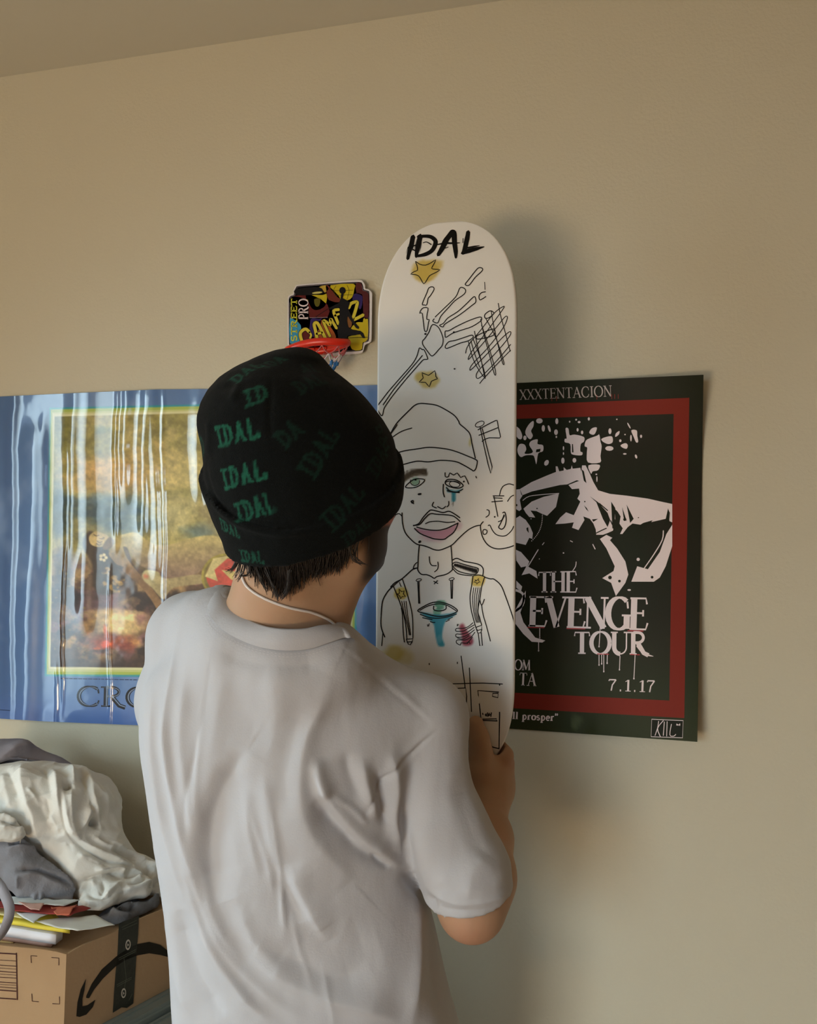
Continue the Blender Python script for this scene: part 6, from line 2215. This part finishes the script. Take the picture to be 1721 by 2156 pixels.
for y0, y1, w in ((672, 682, 2.6), (735, 745, 1.0), (780, 792, 1.4), (806, 818, .8), (835, 848, 1.6), (862, 873, .8), (890, 900, 1.4), (934, 944, 1.6), (955, 965, .8), (978, 990, 1.2), (1005, 1018, 2.2), (1078, 1090, 2.4)):
    pr.line(FB((-320, y0 - 20), (150, y1)), w, brn, caps=False)
pr.line(FB((150, 672), (158, 1095)), 2.2, brn)
for c_ in ([(338, 700), (282, 697), (286, 760)], [(470, 713), (535, 718), (535, 782)], [(290, 1042), (293, 1108), (352, 1113)], [(478, 1130), (542, 1134), (540, 1068)]):
    pr.line(FB(*c_), 1.5, brn)
o_ = part('shipping_marks', pr.mesh('shipping_marks', S_f, M_INK), fp, 'dark printed bar lines and corner marks')
o_['kind'] = 'stuff'
# tape over the side seam
M_TAPE = mat('dark_tape', vcol=True, rough=.3, spec=.5, bump=(60, .4, .003))
pr = Print()
tp = s2l((34, 36, 28))
pr.poly(FB((1075, 405), (1120, 385), (1180, 365), (1258, 335), (1250, 500), (1235, 680), (1222, 900), (1205, 1130), (1150, 1170), (1100, 1165), (1020, 1215), (1030, 1050), (1045, 850), (1065, 640)), tp)
wht = s2l((196, 186, 170))
for cx, cy, rx, ry in ((1157, 597, 5.6, 11.3), (1117, 1035, 5.2, 10.6)):
    pr.disc(FB((cx, cy))[0], rx, ry, wht, lift=.0004, rot=.08)
    pr.disc(FB((cx, cy))[0], rx * .62, ry * .68, tp, lift=.0006, rot=.08)
    pr.poly([(FB((cx, cy))[0][0] + a, FB((cx, cy))[0][1] + b) for a, b in ((-1.6, -3.2), (1.8, 0), (-1.6, 3.4))], wht, lift=.0008)
g_ = s2l((92, 96, 80))
for ln in (((1100, 440), (1235, 375)), ((1105, 460), (1240, 400)), ((1070, 720), (1228, 640)), ((1075, 735), (1225, 658)), ((1055, 960), (1190, 890)), ((1060, 975), (1190, 905)), ((1120, 720), (1140, 900), (1125, 990)), ((1165, 1100), (1195, 1040))):
    pr.line(FB(*ln), .9, g_, lift=.0004)
part('tape', pr.mesh('tape', S_s, M_TAPE), sp, 'dark green-black tape with small play symbols')

# storage bin the carton stands on
M_BIN = mat('grey_green_plastic', (.20, .225, .20), .35, spec=.5, coat=.2)
e_ = .035
bc = [b00 - bd1 * e_ - bd2 * e_, b10 + bd1 * e_ - bd2 * e_, b11 + bd1 * e_ - bd2 * .01, b01 - bd1 * e_ - bd2 * .01]
cB = sum(bc) / 4
binr = thing('storage_bin', 'grey-green lidded plastic storage bin under the cardboard carton', 'bin', (float(cB[0]), float(cB[1]), 0.0))
sc = lambda f: [cB + (c - cB) * f for c in bc]
part('lid', prism('lid', sc(1.0), BZ0 - .030, BZ0 - .002, M_BIN, .006), binr)
o_ = part('lid_rib', prism('lid_rib', sc(.90), BZ0 - .004, BZ0 - .0005, M_BIN, .001), binr)
V = [(*(c[:2]), 0.0) for c in sc(.86)] + [(*(c[:2]), BZ0 - .031) for c in sc(.95)]
part('body', mesh_np('bin_body', V, [(3, 2, 1, 0), (4, 5, 6, 7)] + [(i, (i + 1) % 4, 4 + (i + 1) % 4, 4 + i) for i in range(4)], [M_BIN], smooth=False), binr)
for t in (.5,):
    c_ = lerp(bc[0], bc[3], t) + nS * .004
    a_, b2 = c_ - bd2 * .05, c_ + bd2 * .05
    part('latch', prism('latch', [a_, b2, b2 + nS * .010, a_ + nS * .010], BZ0 - .075, BZ0 - .012, M_BIN, .003), binr)

# papers lying on the carton
PX = lambda x, y: (x / 8.605, 1840 + y / 8.605)


def paper(name, label, cat, quad, z, col, curl=0.0, wave=.0015, thick=.0008, group=None, rough=.7, seed=1, nx=14, ny=10):
    """sheet between four sight points taken at height z above the flap, lightly waved; corner order: left back, right back, right front, left front"""
    C = [on_z(*PX(*q), flz + z) for q in quad]
    u, v = np.meshgrid(np.linspace(0, 1, nx), np.linspace(0, 1, ny), indexing='ij')
    u, v = u.ravel()[:, None], v.ravel()[:, None]
    P = (C[0] * (1 - u) + C[1] * u) * (1 - v) + (C[3] * (1 - u) + C[2] * u) * v
    n = fbm(P[:, 0] * 28, P[:, 1] * 28, seed=seed, octv=3) - .5
    P[:, 2] += n * wave * 2 + curl * (u[:, 0] ** 3)
    i = np.arange(nx * ny).reshape(nx, ny)
    Q = np.stack([i[:-1, :-1].ravel(), i[1:, :-1].ravel(), i[1:, 1:].ravel(), i[:-1, 1:].ravel()], 1)
    nn = nx * ny
    rim = np.concatenate([i[:, 0], i[-1, 1:], i[::-1, -1][1:], i[0, ::-1][1:-1]])
    rn = np.roll(rim, -1)
    Qs = np.stack([rim, rn, rn + nn, rim + nn], 1)
    me = mesh_np(name, np.vstack([P, P - [0, 0, thick]]), np.concatenate([Q[:, ::-1], Q + nn, Qs]), [mat(name, tuple(s2l(col)), rough, spec=.3)], smooth=False)
    return tag(obj(name, me), label, cat, group)


paper('paper_pad', 'thick white pad of paper lying nearest the front of the carton', 'paper', [(-700, 700), (160, 870), (1060, 1085), (1010, 1150)][0:0] or [(-500, 640), (1140, 1010), (1010, 1105), (-620, 850)], .024, (222, 220, 224), thick=.014, wave=.0004)
paper('booklet', 'pinkish booklet under the white paper pad', 'paper', [(-500, 640), (1130, 1040), (930, 1245), (-650, 1020)], .0085, (196, 160, 148), thick=.007, wave=.0005)
paper('envelope', 'thin tan envelope at the very bottom of the papers', 'paper', [(-400, 820), (500, 900), (240, 1250), (-620, 1190)], .001, (204, 176, 120), thick=.0008, wave=.0003)
paper('folder', 'bright yellow folder sandwiched between the white papers', 'folder', [(-500, 430), (1000, 720), (1270, 1020), (-560, 740)], .032, (226, 206, 74), thick=.005, wave=.0008)
paper('sheet', 'pale yellow sheet lying on the yellow folder', 'paper', [(-500, 380), (300, 560), (440, 800), (-560, 640)], .0375, (222, 212, 150), thick=.0008, seed=4)
paper('letter', 'white letter with torn perforated edge at the right of the papers', 'paper', [(660, 860), (1720, 700), (2080, 880), (1400, 1045)], .0385, (214, 214, 204), curl=-.004, wave=.003, seed=5)
paper('sheet', 'white sheet with a pointed corner hanging over the yellow folder', 'paper', [(300, 690), (1050, 660), (720, 800), (610, 905)], .041, (216, 218, 216), wave=.003, seed=6)
paper('leaflet', 'dark red leaflet crumpled between the white sheets', 'leaflet', [(-300, 440), (1650, 600), (1240, 770), (-300, 610)], .0435, (150, 58, 52), wave=.006, seed=7)
paper('leaflet', 'crumpled orange-red scrap at the end of the red leaflet', 'leaflet', [(920, 570), (1400, 560), (1260, 745), (1030, 740)], .048, (190, 104, 78), wave=.008, seed=8)
paper('sheet', 'greyish white crumpled sheet tucked under the grey sweatpants', 'paper', [(200, 380), (1450, 470), (1150, 590), (160, 520)], .0485, (206, 210, 206), wave=.005, seed=9)
paper('sheet', 'pale pink torn sheet across the red leaflet', 'paper', [(330, 520), (800, 560), (720, 650), (560, 640)], .050, (206, 164, 150), wave=.004, seed=10)


# ---- cloth heaps
def heap(name, label, cat, shapes, folds, col, step=.0036, noise=(.006, 18, .0012, 70), k=.02, lo=None, hi=None, floor=None, group=None, bump=(380, .2, .0015), subdiv=True, seed=0):
    pts = np.vstack([np.vstack([s[0], s[1]]) if s[3] == 'c' else np.atleast_2d(s[0]) for s in shapes])
    rm = max(np.max(s[2]) for s in shapes) + .02
    lo_, hi_ = pts.min(0) - rm, pts.max(0) + rm
    F_ = Field(*(np.arange(a, b, step) for a, b in zip(lo_, hi_)))
    for s in shapes:
        kk = s[4] if len(s) > 4 else k
        if s[3] == 'c':
            F_.cap(s[0], s[1], s[2][0], s[2][1], kk)
        else:
            F_.ell(s[0], s[2], s[1], kk)
    for (s_, k_) in TAKEN:                                     # leave room for the cloth already lying there
        G_ = Field(F_.xs, F_.ys, F_.zs)
        for q in s_:
            if q[3] == 'c':
                G_.cap(q[0], q[1], q[2][0], q[2][1], q[4] if len(q) > 4 else k_)
            else:
                G_.ell(q[0], q[2], q[1], q[4] if len(q) > 4 else k_)
        F_.F = np.maximum(F_.F, -(G_.F - .006))
    TAKEN.append((shapes, k))
    if floor is not None:
        Z = F_.zs[None, None, :]
        d = floor - Z + 0 * F_.F
        h = np.clip(.5 - .5 * (d - F_.F) / .008, 0, 1)
        F_.F = (lerp(d, F_.F, h) + .008 * h * (1 - h)).astype(np.float32)
    Y = F_.ys[None, :, None]
    F_.F = np.maximum(F_.F, (Y + .004)).astype(np.float32)
    V, Q = F_.mesh()
    V = smooth_mesh(V, Q, 2, .5)
    me = mesh_np(name, V, Q)
    if subdiv:
        bm = bmesh.new()
        bm.from_mesh(me)
        bmesh.ops.subdivide_edges(bm, edges=bm.edges[:], cuts=1, use_grid_fill=True)
        bm.normal_update()
        bpy.data.meshes.remove(me)
        me = bpy.data.meshes.new(name)
        bm.to_mesh(me)
        bm.free()
    V, N = coords_of(me).astype(float), normals_of(me).astype(float)
    V = apply_folds(V, N, folds, 1.7, 1.3)
    a1, f1, a2, f2_ = noise
    # creased noise: sharp ridges like crumpled cotton
    r1 = 1 - np.abs(2 * fbm(V[:, 0] * f1, V[:, 1] * f1, V[:, 2] * f1, seed=71 + seed, octv=2) - 1) * 2
    r2_ = fbm(V[:, 0] * f2_, V[:, 1] * f2_, V[:, 2] * f2_, seed=72 + seed, octv=3) - .5
    r3 = 1 - np.abs(2 * fbm(V[:, 0] * f1 * 2.3, V[:, 1] * f1 * 2.3, V[:, 2] * f1 * 2.3, seed=74 + seed, octv=2) - 1) * 2
    V = V + N * (a1 * (r1 - .6) + .45 * a1 * (r3 - .6) + a2 * r2_)[:, None]
    for b_ in BUILT:
        V = push_out(V, b_, .0015)
    V[:, 1] = np.minimum(V[:, 1], -.002)
    if floor is not None:
        V[:, 2] = np.maximum(V[:, 2], floor)
    set_coords(me, V)
    me.calc_loop_triangles()
    t_ = np.empty(len(me.loop_triangles) * 3, dtype=np.int32)
    me.loop_triangles.foreach_get('vertices', t_)
    BUILT.append(BVHTree.FromPolygons([tuple(v) for v in V.tolist()], t_.reshape(-1, 3).tolist()))
    me.polygons.foreach_set('use_smooth', np.ones(len(me.polygons), dtype=bool))
    me.materials.append(mat(name + '_cloth', tuple(s2l(col)), .92, spec=.15, bump=bump))
    return tag(obj(name, me), label, cat, group)


TAKEN, BUILT = [], []
FT = lambda *p: [(x / 4.3025, 1550 + y / 4.3025) for x, y in p]
AX = np.array([RGT, FWD, UPV])


def axr(deg):
    c, s = math.cos(math.radians(deg)), math.sin(math.radians(deg))
    return np.array([RGT * c + UPV * s, FWD, UPV * c - RGT * s])


top_z = flz + .012
heap('crumpled_t_shirt', 'large crumpled white t-shirt heaped over the grey sweatpants', 'clothing', [
    (P_(95, 1692, 1.37), axr(-8), (.128, .085, .068), 'e'),
    (P_(-20, 1690, 1.38), axr(10), (.09, .08, .055), 'e'),
    (P_(190, 1700, 1.40), P_(205, 1760, 1.40), (.045, .045), 'c', .03),
    (P_(130, 1730, 1.34), P_(195, 1845, 1.31), (.050, .042), 'c', .03),
    (P_(200, 1800, 1.34), P_(300, 1860, 1.36), (.050, .034), 'c', .03),
    (P_(285, 1838, 1.38), P_(352, 1892, 1.40), (.030, .024), 'c', .02),
    (P_(322, 1868, 1.345), P_(366, 1902, 1.36), (.018, .016), 'c', .012),
    (P_(205, 1893, 1.262), axr(12), (.034, .028, .019), 'e', .012),
    (P_(225, 1880, 1.28), P_(300, 1868, 1.31), (.017, .018), 'c', .012),
], [
    (FT((200, 240), (195, 400), (240, 560), (310, 720), (350, 920)), 9, 12, 34),
    (FT((300, 420), (360, 620), (430, 800), (520, 930)), -6, 22, 22),
    (FT((470, 250), (500, 420), (530, 600), (590, 850), (690, 1010)), 8, 12, 16),
    (FT((400, 260), (440, 400), (470, 560)), -4, 10, 10),
    (FT((610, 250), (650, 350), (665, 440)), 7, 6, 8),
    (FT((690, 240), (790, 330), (830, 520), (900, 770)), 7, 8, 14),
    (FT((730, 300), (780, 420), (810, 560), (830, 700)), -8, 9, 9),
    (FT((560, 470), (610, 460), (650, 440)), -12, 6, 6),
    (FT((540, 520), (560, 700), (610, 870), (740, 1000), (950, 1110), (1180, 1180)), -8, 8, 8),
    (FT((575, 520), (600, 720), (660, 880), (790, 990), (1010, 1090), (1240, 1180)), 7, 8, 8),
    (FT((650, 460), (640, 620), (660, 800), (720, 950)), 6, 10, 14),
    (FT((790, 450), (810, 600), (790, 730), (730, 850)), 6, 8, 8),
    (FT((800, 770), (850, 790), (905, 785)), -14, 7, 7),
    (FT((1100, 480), (1110, 650), (1070, 850), (1010, 980)), 4, 14, 14),
    (FT((990, 960), (1130, 1020), (1260, 1090), (1360, 1200), (1390, 1300)), 6, 8, 8),
    (FT((1000, 1010), (1120, 1070), (1230, 1140)), -5, 7, 7),
    (FT((1080, 1000), (1240, 1060), (1400, 1180)), -5, 6, 6),
    (FT((1290, 1140), (1400, 1220), (1500, 1260)), 5, 7, 7),
    (FT((1360, 1390), (1450, 1320), (1530, 1270)), -5, 6, 6),
    (FT((1100, 1390), (1250, 1360), (1400, 1290)), 5, 8, 6),
    (FT((860, 1230), (1000, 1200), (1100, 1190), (1110, 1270)), 6, 8, 8),
    (FT((700, 1330), (860, 1275), (1020, 1240), (1120, 1290)), -9, 7, 7),
    (FT((720, 1430), (760, 1340), (830, 1310), (860, 1350)), 4, 7, 7),
    (FT((780, 1400), (870, 1450), (980, 1430)), -3, 8, 8),
    (FT((720, 1480), (880, 1490), (1000, 1400), (1120, 1300)), 4, 8, 8),
    (FT((380, 930), (520, 970), (600, 960), (650, 1040)), -4, 10, 10),
    (FT((430, 700), (480, 760), (540, 880)), 4, 10, 10),
    (FT((20, 330), (60, 500), (130, 700)), 3, 12, 12),
    (FT((60, 300), (120, 420), (160, 560)), -3, 8, 8),
    (FT((250, 480), (330, 560), (360, 640)), 3, 5, 7),
    (FT((420, 560), (440, 680), (420, 780)), -3, 6, 6),
    (FT((880, 420), (960, 560), (980, 720)), 3, 8, 10),
    (FT((940, 380), (1030, 520), (1040, 700)), -3, 8, 8),
    (FT((840, 900), (940, 980), (1080, 1030)), 3, 5, 6),
    (FT((700, 1060), (820, 1110), (950, 1170)), 3, 6, 7),
    (FT((760, 1090), (900, 1150), (1010, 1180)), -3, 5, 5),
    (FT((1180, 1200), (1250, 1230), (1280, 1290)), 4, 5, 5),
    (FT((1290, 1130), (1340, 1220), (1370, 1300)), -4, 4, 5),
    (FT((1420, 1150), (1470, 1220), (1490, 1290)), 4, 5, 5),
    (FT((1150, 1350), (1260, 1320), (1360, 1240)), -4, 4, 5),
    (FT((1380, 1460), (1480, 1420), (1560, 1440)), 4, 5, 7),
    (FT((860, 1470), (980, 1460), (1060, 1390)), -3, 5, 5),
    (FT((930, 1300), (940, 1370), (900, 1420)), -3, 5, 5),
], (226, 224, 216), noise=(.0050, 15, .0012, 70), floor=top_z)
heap('sweatpants', 'folded grey sweatpants with drawstring at the left under the white t-shirt', 'clothing', [
    (P_(10, 1795, 1.30), P_(110, 1850, 1.30), (.036, .036), 'c', .02),
    (P_(-40, 1800, 1.31), P_(40, 1790, 1.29), (.034, .032), 'c', .02),
    (P_(52, 1838, 1.27), P_(148, 1862, 1.28), (.030, .026), 'c', .012),
    (P_(56, 1868, 1.255), P_(150, 1880, 1.27), (.018, .016), 'c', .008),
], [
    (FT((60, 1015), (200, 992), (380, 1030), (520, 1110), (620, 1200)), 6, 6, 14),
    (FT((70, 985), (200, 960), (380, 1005)), -6, 7, 7),
    (FT((160, 1255), (330, 1245), (480, 1310), (640, 1370)), 5, 6, 12),
    (FT((130, 1215), (320, 1215), (480, 1275), (650, 1340)), -6, 6, 6),
    (FT((160, 1260), (165, 1390)), 3, 5, 5),
    (FT((300, 1420), (350, 1465), (400, 1420)), 5, 6, 6),
], (128, 128, 133), noise=(.002, 22, .001, 90), floor=top_z, seed=2, bump=(300, .4, .002))
heap('sweatshirt', 'rolled grey sweatshirt poking out at the carton rim, right of the papers', 'clothing', [
    (P_(232, 1926, 1.265), P_(308, 1893, 1.32), (.020, .020), 'c'),
    (P_(260, 1935, 1.26), P_(318, 1912, 1.31), (.012, .012), 'c'),
], [
    (FT((1010, 1490), (1090, 1540), (1180, 1570), (1230, 1500)), -7, 6, 6),
    (FT((980, 1540), (1080, 1600), (1200, 1600)), 4, 7, 7),
    (FT((1050, 1440), (1180, 1450), (1300, 1430)), 3, 8, 8),
], (118, 119, 122), noise=(.002, 24, .001, 90), floor=flz + .004, seed=3, bump=(300, .4, .002))
heap('dark_jumper', 'dark grey jumper with a white hem crumpled at the left edge behind the sweatpants', 'clothing', [
    (P_(-30, 1850, 1.30), P_(30, 1865, 1.31), (.040, .032), 'c'),
    (P_(-20, 1880, 1.28), P_(28, 1882, 1.28), (.016, .014), 'c'),
], [(FT((0, 1250), (60, 1210), (100, 1160)), 6, 5, 5), (FT((0, 1340), (100, 1330)), -4, 5, 5)], (52, 50, 54), floor=top_z, seed=4)
heap('pillowcase', 'lilac-grey cotton cloth spread behind the white t-shirt, topmost of the heap', 'clothing', [
    (P_(45, 1606, 1.45), axr(-16), (.115, .05, .022), 'e', .03),
    (P_(-30, 1604, 1.45), axr(24), (.08, .05, .020), 'e', .03),
    (P_(60, 1660, 1.46), axr(-14), (.125, .05, .050), 'e', .03),
    (P_(40, 1740, 1.46), P_(150, 1830, 1.46), (.055, .05), 'c', .03),
], [(FT((0, 200), (200, 85), (400, 130), (690, 240)), 5, 8, 14), (FT((0, 270), (120, 200), (300, 180), (500, 230)), -4, 9, 9)], (150, 146, 154), noise=(.002, 14, .0008, 70), floor=top_z, seed=5)
heap('vest', 'white ribbed vest squeezed between the white t-shirt and the grey sweatpants', 'clothing', [
    (P_(-30, 1738, 1.268), P_(40, 1755, 1.265), (.014, .008), 'c'),
    (P_(-30, 1716, 1.27), P_(20, 1730, 1.268), (.012, .008), 'c'),
    (P_(-30, 1756, 1.266), P_(30, 1762, 1.264), (.008, .006), 'c'),
], [(FT((0, 700), (80, 730), (160, 780)), 4, 4, 4), (FT((0, 760), (100, 790), (200, 810)), -4, 4, 4), (FT((0, 810), (120, 820), (230, 850)), 4, 5, 5)], (204, 202, 194), noise=(.003, 30, .001, 90), seed=6)
# strap hanging in a loop at the left edge
P = catmull([P_(-40, 1835, 1.19), P_(-6, 1858, 1.165), P_(12, 1888, 1.15), P_(20, 1915, 1.142), P_(14, 1945, 1.138), P_(-4, 1978, 1.14), P_(-30, 2000, 1.15)], 8)
T = np.gradient(P, axis=0)
T /= np.linalg.norm(T, axis=1)[:, None]
tw = np.linspace(-.5, 1.2, len(P))
sd = RGT[None] * np.cos(tw)[:, None] + FWD[None] * np.sin(tw)[:, None]
sd = sd - T * (sd * T).sum(1)[:, None]
sd /= np.linalg.norm(sd, axis=1)[:, None]
nr = np.cross(T, sd)
w_, t_ = .0068, .0009
V = np.concatenate([P + sd * w_ + nr * t_, P - sd * w_ + nr * t_, P - sd * w_ - nr * t_, P + sd * w_ - nr * t_])
n = len(P)
i = np.arange(4 * n).reshape(4, n)
Q = np.concatenate([np.stack([i[j][:-1], i[j][1:], i[(j + 1) % 4][1:], i[(j + 1) % 4][:-1]], 1) for j in range(4)])
tag(obj('strap', mesh_np('strap', V, Q, [mat('grey_webbing', tuple(s2l((150, 148, 154))), .8, bump=(500, .3, .001))], smooth=False)), 'thin grey webbing strap looping over the papers at the left edge', 'strap')
